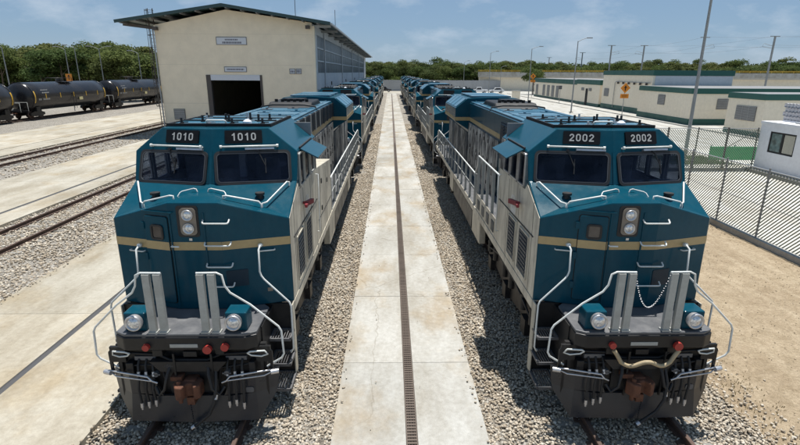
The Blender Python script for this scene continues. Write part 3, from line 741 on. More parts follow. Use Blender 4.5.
    for sx in (-0.72, 0.72):
        st = MB(); st.box(sx - .25, sx + .25, 3.02, 3.14, 3.25, 4.12); st.box(sx - .14, sx + .14, 3.03, 3.13, 4.14, 4.34); so = obj('seat_back', st, M['seat'], cab, 0.03)
    st = MB(); st.box(0.30, 0.42, 2.5, 2.6, 3.8, 4.3); obj('radio_set', st, M['signwhite'], cab)
    for s in (-1, 1):
        w = obj('windscreen', plate(MB(), WF(s * 0.735, 4.095), 1.31, 0.565, 0.002, 0.006, 0.08), M['cabglass'], T)
        obj('gasket', ring(MB(), WF(s * 0.735, 4.095), 1.37, 0.625, 0.10, 0.05, 0.002, 0.028), M['rubber'], w)
        bm_ = MB(); ring(bm_, WF(s * 0.735, 4.095), 1.28, 0.535, 0.07, 0.012, 0.010, 0.030); obj('trim', bm_, M['trim'], w)
        b = MB(); P, ax, up, n = WF(s * 0.66, 4.46); b.tube([P - ax * 0.50 + n * 0.0, P - ax * 0.5 + n * 0.06, P + ax * 0.5 + n * 0.06, P + ax * 0.5 + n * 0.0], 0.017)
        b.cyl(P - ax * 0.52 + n * 0.06, P - ax * 0.48 + n * 0.06, 0.028, 8); b.cyl(P + ax * 0.48 + n * 0.06, P + ax * 0.52 + n * 0.06, 0.028, 8)
        obj('grab_rail', b, M['rail_white'], T)
        # wiper
        b = MB(); P, ax, up, n = WF(s * 0.80, 4.40); b.cyl(P, P + n * 0.05, 0.03, 8); b.bar(P + n * 0.045, P + n * 0.035 - up * 0.30 + ax * 0.13, 0.018, 0.012, n)
        Q = P - up * 0.30 + ax * 0.13; b.bar(Q + n * 0.025 + up * 0.14, Q + n * 0.025 - up * 0.14, 0.02, 0.02, n); obj('wiper', b, M['rubber'], w)
        vb = MB(); P, ax, up, n = WF(s * 0.62 + 0.22, 4.415); vb.obox(P + n * 0.03, ax, n, up, 0.26, 0.03, 0.016); obj('wiper_cover', vb, M['silver'], w)
        # number boards
        nbm = obj('number_board', plate(MB(), WF(s * 0.555, 4.635), 0.66, 0.24, 0.002, 0.03, 0.015), M['board'], T)
        if number:
            obj('number', digits(number, WF(s * 0.555, 4.635), 0.140, 0.095, 0.022, 0.030, 0.034), M['white'], nbm)
        else:
            bars = MB()
            for q in (-0.2, -0.07, 0.06, 0.19): plate(bars, WF(s * 0.555 + q, 4.635), 0.08, 0.13, 0.030, 0.034)
            obj('number', bars, M['white'], nbm)
    # seats just behind the glass are not visible; centre post between windscreens
    b = MB(); 
    for z in (3.86, 3.9): pass
    obj('centre_post', plate(MB(), (Vector((0, ft(0, 4.1), 4.1)), Vector((1,0,0)), Vector((0,.334,.943)), Vector((0,-.943,.334))), 0.05, 0.62, -0.02, 0.012), M['blue'], cab)
    # roof frame with black border and small fittings
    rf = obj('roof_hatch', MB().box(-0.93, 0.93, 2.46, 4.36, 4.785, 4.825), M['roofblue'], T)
    m = MB(); m.box(-0.99, 0.99, 2.40, 2.46, 4.77, 4.845); m.box(-0.99, -0.95, 2.46, 4.36, 4.77, 4.84); m.box(0.95, 0.99, 2.46, 4.36, 4.77, 4.84); m.box(-0.99, 0.99, 4.36, 4.44, 4.77, 4.835)
    obj('border', m, M['soot'], rf)
    m = MB(); m.box(-0.93, 0.93, 3.14, 3.20, 4.825, 4.85); m.box(-0.93, 0.93, 3.75, 3.80, 4.825, 4.845); obj('seam', m, M['rubber'], rf)
    b = MB(); bracket_bar(b, (-0.22, 2.42, 4.85), (0.14, 2.42, 4.85), (0, -0.05, 0.06), 0.016); obj('lifting_handle', b, M['rail_white'], rf)
    for (x, y, hgt, mm) in ((-.78,2.62,.11,'rubber'),(-.5,2.98,.13,'rubber'),(-.25,2.6,.07,'silver'),(.02,3.0,.14,'rubber'),(.18,2.66,.10,'rubber'),(.42,2.95,.08,'silver'),(.6,3.05,.15,'rubber'),(.78,2.62,.10,'rubber'),(-.6,3.5,.09,'silver'),(.3,3.55,.14,'rubber'),(.72,3.5,.12,'rubber'),(-.2,3.5,.12,'rubber'),(-.75,3.95,.1,'rubber'),(.1,4.05,.1,'silver')):
        b = MB(); b.cyl((x, y, 4.82), (x, y, 4.825 + hgt), 0.024, 8); b.cyl((x, y, 4.82), (x, y, 4.84), 0.045, 8); b.bar((x, y, 4.85), (x + .12, y + .02, 4.85), 0.02, 0.02)
        obj('roof_fitting', b, M[mm], rf)
    b = MB(); b.cyl((.46,2.72,4.82),(.46,2.72,4.86),.09,12,.085); b.cyl((.46,2.72,4.86),(.46,2.72,4.90),.085,12,.03); obj('antenna_dome', b, M['signwhite'], rf)
    # side window visors, cab side windows, cream side panels
    for s in (-1, 1):
        m = MB(); m.mesh([(s*1.50,2.42,4.385),(s*1.50,3.82,4.385),(s*1.86,3.82,4.20),(s*1.86,2.42,4.20),(s*1.50,2.42,4.36),(s*1.50,3.82,4.36),(s*1.86,3.82,4.175),(s*1.86,2.42,4.175)],
                         [(0,1,2,3),(4,7,6,5),(0,3,7,4),(1,5,6,2),(2,6,7,3),(0,4,5,1)])
        obj('window_visor', m, M['blue'], T)
        m = MB(); m.bar((s*1.512,2.40,4.392),(s*1.512,3.84,4.392),0.03,0.035); obj('visor_hinge', m, M['rubber'], T)
        for (y0, y1) in ((2.22, 2.72), (2.80, 3.40), (3.48, 4.02)):
            fr = SF(s, (y0 + y1) / 2, 3.985)
            w = obj('side_window', plate(MB(), fr, y1 - y0 - 0.03, 0.61, 0.002, 0.006, 0.03), M['cabglass'], T)
            obj('window_frame', ring(MB(), fr, y1 - y0, 0.66, 0.05, 0.035, 0.002, 0.03), M['silver'] if s < 0 else M['grey'], w)
        # cream side sheet from nose to the back of the cab
        yend = yb - 0.02
        poly = [(1.075, 1.81), (yend, 1.81), (yend, 3.63), (2.15, 3.63), (2.02, 3.77), (1.075, 3.36)]
        xa, xb = (1.509, 1.516) if s > 0 else (-1.516, -1.509)
        sp = obj('side_panel', MB().prism_x(poly, xa, xb), M['cream'], T)
        pm = MB(); pm.box(min(s*1.517, s*1.512), max(s*1.517, s*1.512), yb - 0.42, yb - 0.02, 3.63, 4.34); obj('corner_post', pm, M['dirty'], sp)
        pm = MB()
        for yy in (1.45, 2.5, 3.42): obj('panel_seam', MB().box(min(s*1.516, s*1.519), max(s*1.516, s*1.519), yy - .006, yy + .006, 1.82, 3.58), M['rubber'], sp)
        # maroon marker bracket
        b = MB(); b.cyl((s*1.52, 2.45, 3.28), (s*1.60, 2.45, 3.28), 0.03, 8); b.bar((s*1.60, 2.30, 3.30), (s*1.66, 2.72, 3.26), 0.07, 0.09); b.bar((s*1.62, 2.18, 3.28), (s*1.63, 2.32, 3.30), 0.05, 0.06)
        obj('marker_bracket', b, M['maroon'], T)
        # grille doors low on the cab side
        for (y0, y1) in ((1.62, 2.28), (2.62, 3.22)):
            fr = SF(s, (y0 + y1) / 2, 2.40)
            g = obj('grille_door', plate(MB(), fr, y1 - y0, 0.84, 0.006, 0.02, 0.02), M['louver'], T)
            lv = MB()
            for k in range(9):
                z = 2.08 + k * 0.08
                lv.bar((s*1.534, y0 + 0.06, z), (s*1.534, y1 - 0.06, z), 0.014, 0.045)
            obj('louvre', lv, M['louver'], g)
            lv = MB(); ring(lv, fr, y1 - y0 + 0.06, 0.90, 0.03, 0.03, 0.006, 0.03); obj('frame', lv, M['cream'], g)
        # long black trim line above grille doors and a vertical hand rail at the cab door
        b = MB(); b.bar((s*1.522, 1.35, 2.92), (s*1.522, 4.3, 2.90), 0.012, 0.02); obj('trim_line', b, M['rubber'], sp)
        b = MB(); b.tube([(s*1.51,4.28,3.5),(s*1.57,4.28,3.5),(s*1.57,4.28,2.1),(s*1.51,4.28,2.1)], 0.014); obj('door_handrail', b, M['rail_white'], T)
    # ---------------- porch, steps, pilot
    deck = obj('porch_deck', MB().prism([(-1.12,-0.06),(-0.95,-0.16),(0.95,-0.16),(1.12,-0.06),(1.12,0.80),(0.95,0.98),(-0.95,0.98),(-1.12,0.80)], 1.755, 1.80), M['deck'], T, 0.008)
    obj('anticlimber', MB().prism([(-1.13,-0.08),(-0.96,-0.18),(0.96,-0.18),(1.13,-0.08),(1.13,0.16),(-1.13,0.16)], 1.52, 1.755), M['black'], T, 0.02)
    obj('pilot_plate', MB().box(-1.22, 1.22, 0.02, 0.10, 0.55, 1.52), M['black'], T)
    m = MB(); m.box(-0.24, 0.20, -0.188, -0.17, 1.575, 1.635); obj('step_plate', m, M['grey'], T)
    pl = [(-1.02,.10),(1.02,.10),(1.30,.42),(1.33,.98),(0.62,.98),(0.44,.62),(-0.44,.62),(-0.62,.98),(-1.33,.98),(-1.30,.42)]
    def plowy(x, z): return -0.05 + 0.03 * abs(x) + 0.55 * max(0, abs(x) - 1.03) - 0.16 * max(0, (0.66 - z))
    v = [(x, plowy(x, z) - 0.05, z) for x, z in pl] + [(x, plowy(x, z) + 0.01, z) for x, z in pl]
    # split into facets for the shallow V
    m = MB()
    def strip(a, b, off0, off1):
        n_ = len(a)
        pts = [(x, plowy(x, z) + off0, z) for x, z in a] + [(x, plowy(x, z) + off0, z) for x, z in b]
        m.mesh(pts, [(i, i + 1, n_ + i + 1, n_ + i) for i in range(n_ - 1)], False)
        pts2 = [(x, plowy(x, z) + off1, z) for x, z in a] + [(x, plowy(x, z) + off1, z) for x, z in b]
        m.mesh(pts2, [(i, n_ + i, n_ + i + 1, i + 1) for i in range(n_ - 1)], False)
    xs = [-1.31, -1.02, -0.62, -0.44, 0, 0.44, 0.62, 1.02, 1.31]
    bot = [(-1.31, .54), (-1.06, .165), (-0.62, .17), (-0.44, .17), (0, .16), (0.44, .17), (0.62, .17), (1.06, .165), (1.31, .54)]
    mid = [(-1.34, .66), (-1.03, .66), (-0.62, .61), (-0.44, .62), (0, .62), (0.44, .62), (0.62, .61), (1.03, .66), (1.34, .66)]
    strip(bot, mid, -0.05, 0.0)
    strip([(-1.34,.66),(-1.03,.66),(-.62,.64),(-.50,.62)], [(-1.38,1.0),(-1.03,1.0),(-.72,1.0),(-.66,1.0)], -0.05, 0.0)
    strip([(.50,.62),(.62,.64),(1.03,.66),(1.34,.66)], [(.66,1.0),(.72,1.0),(1.03,1.0),(1.38,1.0)], -0.05, 0.0)
    plow = obj('snow_plow', m, M['plow'], T)
    sm = plow.modifiers.new('thickness', 'SOLIDIFY'); sm.thickness = 0.012
    m = MB()
    for s in (-1, 1): obj('foot_slot', MB().box(s*0.98 - .17, s*0.98 + .17, 0.0, 0.05, 0.80, 0.92), M['rubber'], plow)
    m = MB(); plate(m, (Vector((0.93, plowy(.93,.7) - 0.058, 0.72)), Vector((1,.03,0)).normalized(), Vector((0,0,1)), Vector((.03,-1,0))), 0.13, 0.10, 0, 0.006, 0.03)
    obj('patch_plate', m, M['grey_d'], plow)
    # coupler
    cp = obj('coupler', MB().box(-0.10, 0.10, -0.20, 0.10, 0.74, 0.98), M['rust'], T, 0.02)
    m = MB(); m.prism([(-0.25,-0.24),(-0.17,-0.38),(-0.07,-0.40),(-0.03,-0.27),(0.05,-0.25),(0.12,-0.36),(0.20,-0.31),(0.20,-0.12),(0.12,-0.06),(-0.14,-0.06)], 0.72, 0.96)
    obj('knuckle', m, M['rust'], cp, 0.02)
    m = MB(); m.box(-0.05, 0.07, -0.26, -0.12, 0.56, 0.70); obj('lock_block', m, M['rust'], cp); m = MB(); m.cyl((-0.14, -0.28, 0.62), (-0.14, -0.28, 1.02), 0.035, 8); obj('lock_pin', m, M['rust'], cp); m = MB(); m.box(-0.30, -0.12, -0.20, -0.06, 0.97, 1.04); obj('lift_lug', m, M['rust'], cp)
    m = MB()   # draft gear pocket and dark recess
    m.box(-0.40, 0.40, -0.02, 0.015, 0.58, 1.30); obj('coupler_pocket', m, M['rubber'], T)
    m = MB(); m.prism_y([(-0.62,1.30),(0.62,1.30),(0.46,1.12),(-0.46,1.12)], -0.16, 0.02); obj('coupler_shroud', m, M['black'], T)
    m = MB()
    for x in (-0.22, 0.38): obj('bracket', MB().box(x - .015, x + .015, -0.17, -0.14, 0.62, 1.45), M['black'], T)
    # chain and air hose at the plow centre
    m = MB()
    for k in range(10): m.lathe_x([(-.008, .012), (0, .018), (.008, .012)], 0.02 + 0.004 * (k % 2), -0.30 + .004 * k, 0.58 - .045 * k, 6)
    obj('chain', m, M['black'], T)
    m = MB(); m.tube([(0.42,-0.12,1.15),(0.44,-0.24,0.9),(0.40,-0.30,0.62),(0.30,-0.30,0.40),(0.10,-0.30,0.22),(0.03,-0.30,0.16)], 0.028, 8); m.cyl((0.05,-0.30,0.18),(-0.02,-0.32,0.13),0.04,8); obj('brake_hose', m, M['rubber'], T)
    m = MB(); m.cyl((0.43,-0.25,.75),(0.42,-0.28,.68),.036,8); m.cyl((0.05,-.30,.185),(0.0,-.31,.15),.043,8); obj('hose_fitting', m, M['silver'], T)
    m = MB(); m.tube([(-1.0,-.04,1.40),(-.5,-.06,1.38),(-.3,-.10,1.30),(.3,-.10,1.30),(.5,-.06,1.38),(1.0,-.04,1.40)], .028, 7); obj('air_pipe', m, M['soot'], T)
    m = MB(); m.tube([(-.95,-.06,1.18),(-.45,-.10,1.22),(-.42,-.12,.98)], .02, 6); obj('air_pipe', m, M['soot'], T)
    m = MB(); m.tube([(.95,-.06,1.2),(.5,-.10,1.16),(.46,-.12,.92)], .02, 6); obj('air_pipe', m, M['soot'], T)
    for (x, z, w_, h_) in ((-.50, 1.42, .16, .12), (.50, 1.44, .14, .10), (-.98, 1.14, .12, .2), (1.0, 1.16, .10, .18), (0.02, 1.40, .22, .10)):
        obj('junction_box', MB().box(x - w_/2, x + w_/2, -.10, .02, z - h_/2, z + h_/2), M['black'], T, 0.01)
    for (x, z) in ((-.32, 1.22), (.30, 1.24), (-.55, 1.06), (.60, 1.08)):
        b = MB(); b.cyl((x, -.02, z), (x, -.16, z), .045, 8); b.bar((x - .07, -.15, z), (x + .07, -.15, z), .02, .02); obj('angle_cock', b, M['grey_d'], T)
    for s in (-1, 1):
        b = MB(); b.tube([(s*.30,-.10,1.24),(s*.33,-.22,1.1),(s*.38,-.27,.86),(s*.48,-.24,.74),(s*.56,-.18,.86)], .026, 7); obj('train_hose', b, M['rubber'], T)
        b = MB(); b.box(s*1.18 - .12, s*1.18 + .12, -.03, .02, 1.22, 1.50); obj('pilot_plate_end', b, M['black'], T)
    # multiple-unit hoses, three each side
    for s in (-1, 1):
        mm = MB(); mm.box(s*0.74 - .17, s*0.74 + .17, -0.04, 0.02, 1.26, 1.33); ph = obj('hose_manifold', mm, M['grey_d'], T)
        for k, dx in enumerate((-.12, 0.0, .12)):
            x = s * 0.72 + dx; z1 = 0.50 + 0.03 * ((k * 7 + (s > 0)) % 3)
            b = MB(); b.tube([(x, -0.03, 1.28), (x, -0.10, 1.2), (x + .01, -0.15, 1.0), (x + .015 * s, -0.17, 0.8), (x, -0.16, z1)], 0.021, 7)
            hz = obj('control_hose', b, M['rubber'], T)
            b = MB(); b.cyl((x, -0.16, z1 + .03), (x, -0.165, z1 - .05), 0.027, 8); b.cyl((x, -0.165, z1 - .05), (x, -0.165, z1 - .09), 0.018, 8); obj('coupling_head', b, M['silver'], hz)
            b = MB(); b.cyl((x + .005, -0.125, 1.10), (x + .01, -0.145, 1.03), 0.026, 8); obj('ferrule', b, M['silver'], hz)
        # uncoupling lever
        b = MB(); b.tube([(s*0.52,-0.19,0.93),(s*0.60,-0.20,0.97),(s*0.66,-0.20,1.05),(s*1.20,-0.12,1.10),(s*1.34,-0.05,1.08),(s*1.36,-.05,1.02)], 0.016, 6); b.tube([(s*0.60,-0.20,0.97),(s*1.20,-0.13,1.02),(s*1.34,-0.05,1.06)], 0.013, 6)
        b.cyl((s*1.30,-.09,1.06),(s*1.42,-.05,1.06),0.042,8)
        obj('uncoupling_lever', b, M['silver'], T)
        b = MB(); b.tube([(s*0.95,-0.10,1.42),(s*1.0,-0.14,1.47),(s*1.22,-0.08,1.45),(s*1.26,-.03,1.36),(s*1.15,-.03,1.32),(s*1.0,-.07,1.36),(s*0.95,-.10,1.42)], 0.015, 6); obj('hand_hold', b, M['rail_white'], T)
        # corner bracket with oval eye
        b = MB(); ring(b, (Vector((s*1.23,-0.0,1.22)), Vector((1,0,0)), Vector((0,0,1)), Vector((0,-1,0))), 0.20, 0.44, 0.05, 0.045, 0, 0.03); obj('corner_bracket', b, M['black'], T)
        # ditch light
        dl = obj('ditch_light', MB().box(s*0.80 - .17, s*0.80 + .17, -0.06, 0.26, 1.80, 2.12), M['blue'], T, 0.02)
        lm = MB(); lm.lathe_y([(-0.06, 0.12), (-0.15, 0.135), (-0.175, 0.125), (-0.165, 0.105), (-0.14, 0.09)], s*0.78, 0, 1.985, 20); obj('bezel', lm, M['silver'], dl)
        gm = MB(); gm.lathe_y([(-0.145, 0.106), (-0.165, 0.07), (-0.178, 0.03), (-0.18, 0.001)], s*0.78, 0, 1.985, 20); obj('lens', gm, M['lamp'], dl)
        # channel posts on the porch front
        for x in (0.33, 0.50):
            b = MB(); xa = s * x
            b.box(xa - .055, xa + .055, -0.13, -0.115, 1.80, 2.80); b.box(xa - .055, xa - .043, -0.115, -0.06, 1.80, 2.80); b.box(xa + .043, xa + .055, -0.115, -0.06, 1.80, 2.80); b.box(xa - .07, xa + .07, -0.15, -0.03, 1.80, 1.825)
            obj('porch_post', b, M['grey'], T)
        b = MB(); b.tube([(s*0.27,-.09,2.815),(s*0.58,-.09,2.82),(s*0.66,-.09,2.78),(s*0.69,-.09,2.60),(s*0.76,-.08,2.48),(s*1.05,-.05,2.26),(s*1.46,-.02,1.86),(s*1.50,-.02,1.78),(s*1.52,-.02,1.36),(s*1.48,-.01,1.28),(s*1.22,.02,1.10)], 0.0165, 8)
        obj('porch_handrail', b, M['rail_white'], T)
        b = MB(); b.cyl((s*1.03,.92,2.92),(s*1.03,.84,2.94),0.035,8); b.tube([(s*1.03,.86,2.94),(s*1.03,.74,2.90),(s*1.03,.70,2.52),(s*1.05,.70,2.44),(s*1.10,.68,2.38),(s*1.52,.62,1.98),(s*1.545,.62,1.90),(s*1.545,.62,1.08),(s*1.50,.62,1.0),(s*1.48,.66,1.0)], 0.0165, 8)
        obj('step_handrail', b, M['rail_white'], T)
        # step well
        sw = obj('step_well', MB().box(min(s*1.06, s*1.50), max(s*1.06, s*1.50), 0.93, 0.98, 0.42, 1.80), M['black'], T)
        m = MB(); m.box(min(s*1.13, s*1.15), max(s*1.13, s*1.15), 0.14, 0.95, 0.9, 1.76); obj('side_sheet', m, M['black'], sw)
        for k, z in enumerate((0.42, 0.86, 1.30)):
            m = MB(); x0, x1 = 1.14, 1.52; y0 = 0.34 + 0.10 * k
            m.box(min(s*x0, s*x1), max(s*x0, s*x1), y0, y0 + .03, z - .04, z + .01); m.box(min(s*x0, s*x1), max(s*x0, s*x1), 0.90, 0.93, z - .04, z + .01)
            m.box(min(s*x0, s*(x0+.03)), max(s*x0, s*(x0+.03)), y0, 0.92, z - .04, z + .01); m.box(min(s*(x1-.03), s*x1), max(s*(x1-.03), s*x1), y0, 0.92, z - .04, z + .01)
            q = x0 + 0.05
            while q < x1 - 0.03: m.box(min(s*q, s*(q+.014)), max(s*q, s*(q+.014)), y0, 0.92, z - .02, z); q += 0.045
            obj('step_tread', m, M['grey_d'], T)
        m = MB(); m.box(min(s*1.50, s*1.52), max(s*1.50, s*1.52), 0.86, 1.04, 0.40, 1.80); obj('edge_post', m, M['cream'], sw)
    return T
def finish_loco(T):
    # ---------------- underframe and side sills
    obj('underframe', MB().box(-1.30, 1.30, 0.99, 21.2, 1.25, 1.79), M['black'], T)
    for s in (-1, 1):
        m = MB(); m.box(min(s*1.44, s*1.525), max(s*1.44, s*1.525), 1.045, 21.3, 1.62, 1.80); obj('side_sill', m, M['cream'], T)
        m = MB(); m.box(min(s*1.30, s*1.50), max(s*1.30, s*1.50), 4.3, 20.6, 1.785, 1.812); obj('walkway', m, M['deck'], T)
        m = MB(); m.box(min(s*0.93, s*1.31), max(s*0.93, s*1.31), 4.44, 20.6, 1.78, 1.809); obj('walkway', m, M['deck'], T)
        # boxes below the sill: air reservoirs, battery panels
        for (y0, y1, z0) in ((6.9, 8.3, 0.85), (13.6, 14.6, 0.9)):
            m = MB(); m.box(min(s*1.28, s*1.47), max(s*1.28, s*1.47), y0, y1, z0, 1.615); obj('equipment_box', m, M['cream'], T, 0.02)
        m = MB(); m.cyl((s*1.25, 14.7, 1.25), (s*1.25, 16.0, 1.25), 0.17, 12); obj('air_reservoir', m, M['black'], T)
    m = MB(); m.prism_y([(-1.42,1.45),(-1.45,0.85),(-1.2,0.45),(1.2,0.45),(1.45,0.85),(1.42,1.45)], 8.6, 13.4); obj('fuel_tank', m, M['black'], T, 0.03)
    # ---------------- trucks
    for yc in (4.15, 17.3):
        b = MB(); b.box(-0.85, 0.85, yc - 2.2, yc + 2.2, 0.75, 1.1); tr = obj('truck', b, M['black'], T)
        for s in (-1, 1):
            b = MB(); b.prism_x([(yc-2.75,0.98),(yc-2.75,0.72),(yc-2.2,0.50),(yc-1.5,0.62),(yc-0.4,0.50),(yc+0.4,0.50),(yc+1.5,0.62),(yc+2.2,0.50),(yc+2.75,0.72),(yc+2.75,0.98),(yc+1.6,1.12),(yc-1.6,1.12)][::-1], min(s*1.02, s*1.18), max(s*1.02, s*1.18))
            obj('side_frame', b, M['black'], tr)
            b = MB()
            for dy in (-1.85, 0, 1.85):
                b.box(min(s*1.16, s*1.30), max(s*1.16, s*1.30), yc + dy - .17, yc + dy + .17, 0.44, 0.80)
                for q in (-.36, .36): b.cyl((s*1.20, yc + dy + q, 0.82), (s*1.20, yc + dy + q, 1.18), 0.09, 8)
            b.tube([(s*1.24, yc-2.5, 0.9), (s*1.27, yc-1.0, 1.2), (s*1.27, yc+1.0, 1.2), (s*1.24, yc+2.5, 0.9)], 0.025, 6)
            obj('axle_box', b, M['black'], tr)
        for dy in (-1.85, 0, 1.85):
            for s in (-1, 1):
                b = MB(); b.lathe_x([(-s*0.07, 0.50), (-s*0.07, 0.56), (-s*0.04, 0.545), (s*0.07, 0.53), (s*0.07, 0.45), (s*0.03, 0.40), (s*0.03, 0.15), (s*0.08, 0.12), (s*0.08, 0.001)], s*0.76, yc + dy, 0.612, 20)
                obj('wheel', b, M['railsteel'], tr)
    # ---------------- hood
    hood = obj('hood', MB().prism_y([(-0.92,1.81),(0.92,1.81),(0.92,4.61),(0.88,4.65),(-0.88,4.65),(-0.92,4.61)], 4.45, 20.4), M['blue'], T)
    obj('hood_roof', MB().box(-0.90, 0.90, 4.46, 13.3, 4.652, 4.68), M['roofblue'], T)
    m = MB()
    y = 5.3
    while y < 13.0:
        m.box(-0.80, 0.80, y, y + 0.03, 4.67, 4.69); y += 1.27
    for x in (-0.70, 0.70): m.box(x - .02, x + .02, 4.46, 13.3, 4.66, 4.70)
    obj('roof_seam', m, M['roofblue'], T)
    for (x, y) in ((-.4,5.8),(.35,6.2),(-.3,7.2),(.5,7.8),(-.5,8.4),(.2,8.9),(.55,5.0),(-.6,11.6),(.3,12.2)):
        m = MB(); m.box(x - .16, x + .16, y - .1, y + .1, 4.675, 4.70); m.cyl((x, y, 4.70), (x, y, 4.73), .04, 8); obj('roof_cover', m, M['roofblue'] if (x + y) % 2 < 1 else M['deck'], T)
    for s in (-1, 1):
        m = MB(); m.box(min(s*0.921, s*0.928), max(s*0.921, s*0.928), 7.4, 13.4, 3.93, 4.07); obj('hood_stripe', m, M['tan'], T)
        m = MB(); m.box(min(s*0.921, s*0.926), max(s*0.921, s*0.926), 4.47, 7.38, 3.40, 4.45); obj('dark_panel', m, M['louver'], T)
        for k in range(5):
            y0 = 4.55 + k * 0.56
            g = MB(); g.box(min(s*0.926, s*0.95), max(s*0.926, s*0.95), y0, y0 + .50, 3.45, 4.40)
            gd = obj('filter_door', g, M['louver'] if k != 2 else M['dirty'], T, 0.008)
            lv = MB()
            for q in range(10): lv.bar((s*0.957, y0 + .05, 3.53 + q*.09), (s*0.957, y0 + .45, 3.53 + q*.09), .012, .03)
            obj('louvre', lv, M['black'], gd)
        for k in range(8):
            y0 = 7.5 + k * 0.735
            g = MB(); g.box(min(s*0.921, s*0.948), max(s*0.921, s*0.948), y0 + .015, y0 + .715, 2.0, 3.86)
            dd = obj('hood_door', g, M['dirty'], T, 0.008)
            h = MB(); h.tube([(s*0.948, y0 + .62, 2.9), (s*0.985, y0 + .62, 2.9), (s*0.985, y0 + .62, 2.72), (s*0.948, y0 + .62, 2.72)], .012, 5)
            for z in (2.25, 2.95, 3.6): h.box(min(s*0.948, s*0.968), max(s*0.948, s*0.968), y0 + .03, y0 + .08, z, z + .12)
            obj('latch', h, M['black'], dd)['kind'] = 'stuff'
        for k in range(9):
            y0 = 13.5 + k * 0.735
            g = MB(); g.box(min(s*0.921, s*0.946), max(s*0.921, s*0.946), y0 + .015, y0 + .715, 2.0, 3.42)
            obj('hood_door', g, M['dirty'] if k % 3 else M['louver'], T, 0.008)
    for k in range(9):      # tall dark intake screens up to the roof on the cabinet side
        y0 = 4.52 + k * 0.98
        sc_ = obj('intake_screen', MB().box(0.929, 0.962, y0, y0 + .90, (3.45 if k < 3 else 4.10), 4.60), M['soot'], T)
        obj('screen_post', MB().box(0.925, 0.985, y0 + .905, y0 + .97, (3.40 if k < 3 else 4.08), 4.62), M['grey'] if k < 5 else M['louver'], T)
        for q in range(2): obj('screen_bar', MB().box(0.962, 0.972, y0 + .28 + q * .3, y0 + .31 + q * .3, (3.5 if k < 3 else 4.14), 4.56), M['louver'], sc_)
    # cabinet on the image-right side behind the cab, raised walkway on the other side
    cb = obj('side_cabinet', MB().prism_x([(4.46, 1.81), (7.15, 1.81), (7.15, 3.38), (4.46, 3.62)], 0.95, 1.512), M['cream'], T, 0.012)
    m = MB()
    for yy in (4.9, 6.0): obj('panel_seam', MB().box(1.512, 1.516, yy - .008, yy + .008, 1.83, 3.38), M['rubber'], cb)
    obj('panel_seam', MB().box(1.512, 1.517, 4.48, 7.1, 2.30, 2.32), M['rubber'], cb)
    for (y, z) in ((5.1, 3.1), (5.1, 2.4), (6.2, 2.9)):
        m = MB(); m.box(1.512, 1.53, y, y + .10, z, z + .12); obj('latch', m, M['rubber'], cb)
    obj('raised_walkway', MB().box(-1.50, -0.95, 4.46, 7.55, 2.18, 2.225), M['deck'], T)
    m = MB(); m.box(-1.512, -1.50, 4.46, 7.55, 1.81, 2.30); m.box(-1.50, -0.95, 7.53, 7.56, 1.81, 2.18); rs = obj('raised_walkway_skirt', m, M['cream'], T)
    for y0 in (4.7, 5.4, 6.1, 6.8):
        m = MB(); plate(m, SF(-1, y0 + .25, 2.03, 1.512), 0.34, 0.28, 0, 0.012, 0.02); obj('access_cover', m, M['louver'], rs)
    # ---------------- exhaust and intake humps
    ex = obj('exhaust_stack', MB().prism_x([(9.2,4.66),(9.6,4.84),(11.2,4.86),(11.9,4.66)][::-1], -0.70, 0.70), M['soot'], T, 0.05)
    for k in range(6):
        m = MB(); m.cyl((-0.5 + k*.2, 9.75, 4.82), (-0.5 + k*.2, 9.75, 4.93), .055, 8); obj('stack_bolt', m, M['soot'], ex)
    m = MB(); m.box(-.35, .35, 10.1, 10.7, 4.85, 4.92); obj('stack_opening', m, M['soot'], ex)
    m = MB(); m.tube([(-.9,9.2,4.6),(-.86,9.2,4.72),(-.5,9.2,4.78),(.5,9.2,4.78),(.86,9.2,4.72),(.9,9.2,4.6)], .03, 6); obj('pipe', m, M['rubber'], T)
    # ---------------- radiator wings
    prof = [(-1.49,3.90),(-0.94,3.55),(0.94,3.55),(1.49,3.90),(1.49,4.42),(1.02,4.80),(0,4.86),(-1.02,4.80),(-1.49,4.42)]
    rad = obj('radiator_housing', MB().prism_y(prof, 13.42, 17.3), M['blue'], T, 0.02)
    m = MB()
    for s in (-1, 1):
        obj('stripe', MB().box(min(s*1.491, s*1.497), max(s*1.491, s*1.497), 13.43, 17.29, 3.92, 4.06), M['tan'], rad)
        obj('stripe', MB().box(min(s*.93, s*1.49), max(s*.93, s*1.49), 13.405, 13.418, 3.92, 4.06), M['tan'], rad)
    m = MB()
    for s in (-1, 1):
        for k in range(4):
            y0 = 13.55 + k * .93
            c = Vector((s*1.26, y0 + .43, 4.615)); up = Vector((-s*.47, 0, .38)).normalized(); n = Vector((s*.38, 0, .47)).normalized()
            obj('radiator_screen', MB().obox(c + n * .008, (0,1,0), up, n, .41, .25, .008), M['roofblue'], rad)
    m = MB()
    for k in range(3): obj('radiator_top', MB().box(-.8, .8, 13.7 + k*1.2, 14.7 + k*1.2, 4.83, 4.885), M['roofblue'], rad)
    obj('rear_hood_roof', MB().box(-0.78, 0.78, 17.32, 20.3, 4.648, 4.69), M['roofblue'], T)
    # ---------------- rear
    obj('rear_porch', MB().box(-1.35, 1.35, 20.4, 21.45, 1.70, 1.80), M['deck'], T)
    m = MB(); m.box(-1.25, 1.25, 21.32, 21.42, 0.5, 1.70); obj('rear_pilot', m, M['black'], T)
    m = MB(); m.box(-.1, .1, 21.42, 21.9, .74, .98); m.box(-.2, .2, 21.66, 21.95, .66, 1.02); obj('rear_coupler', m, M['rust'], T)
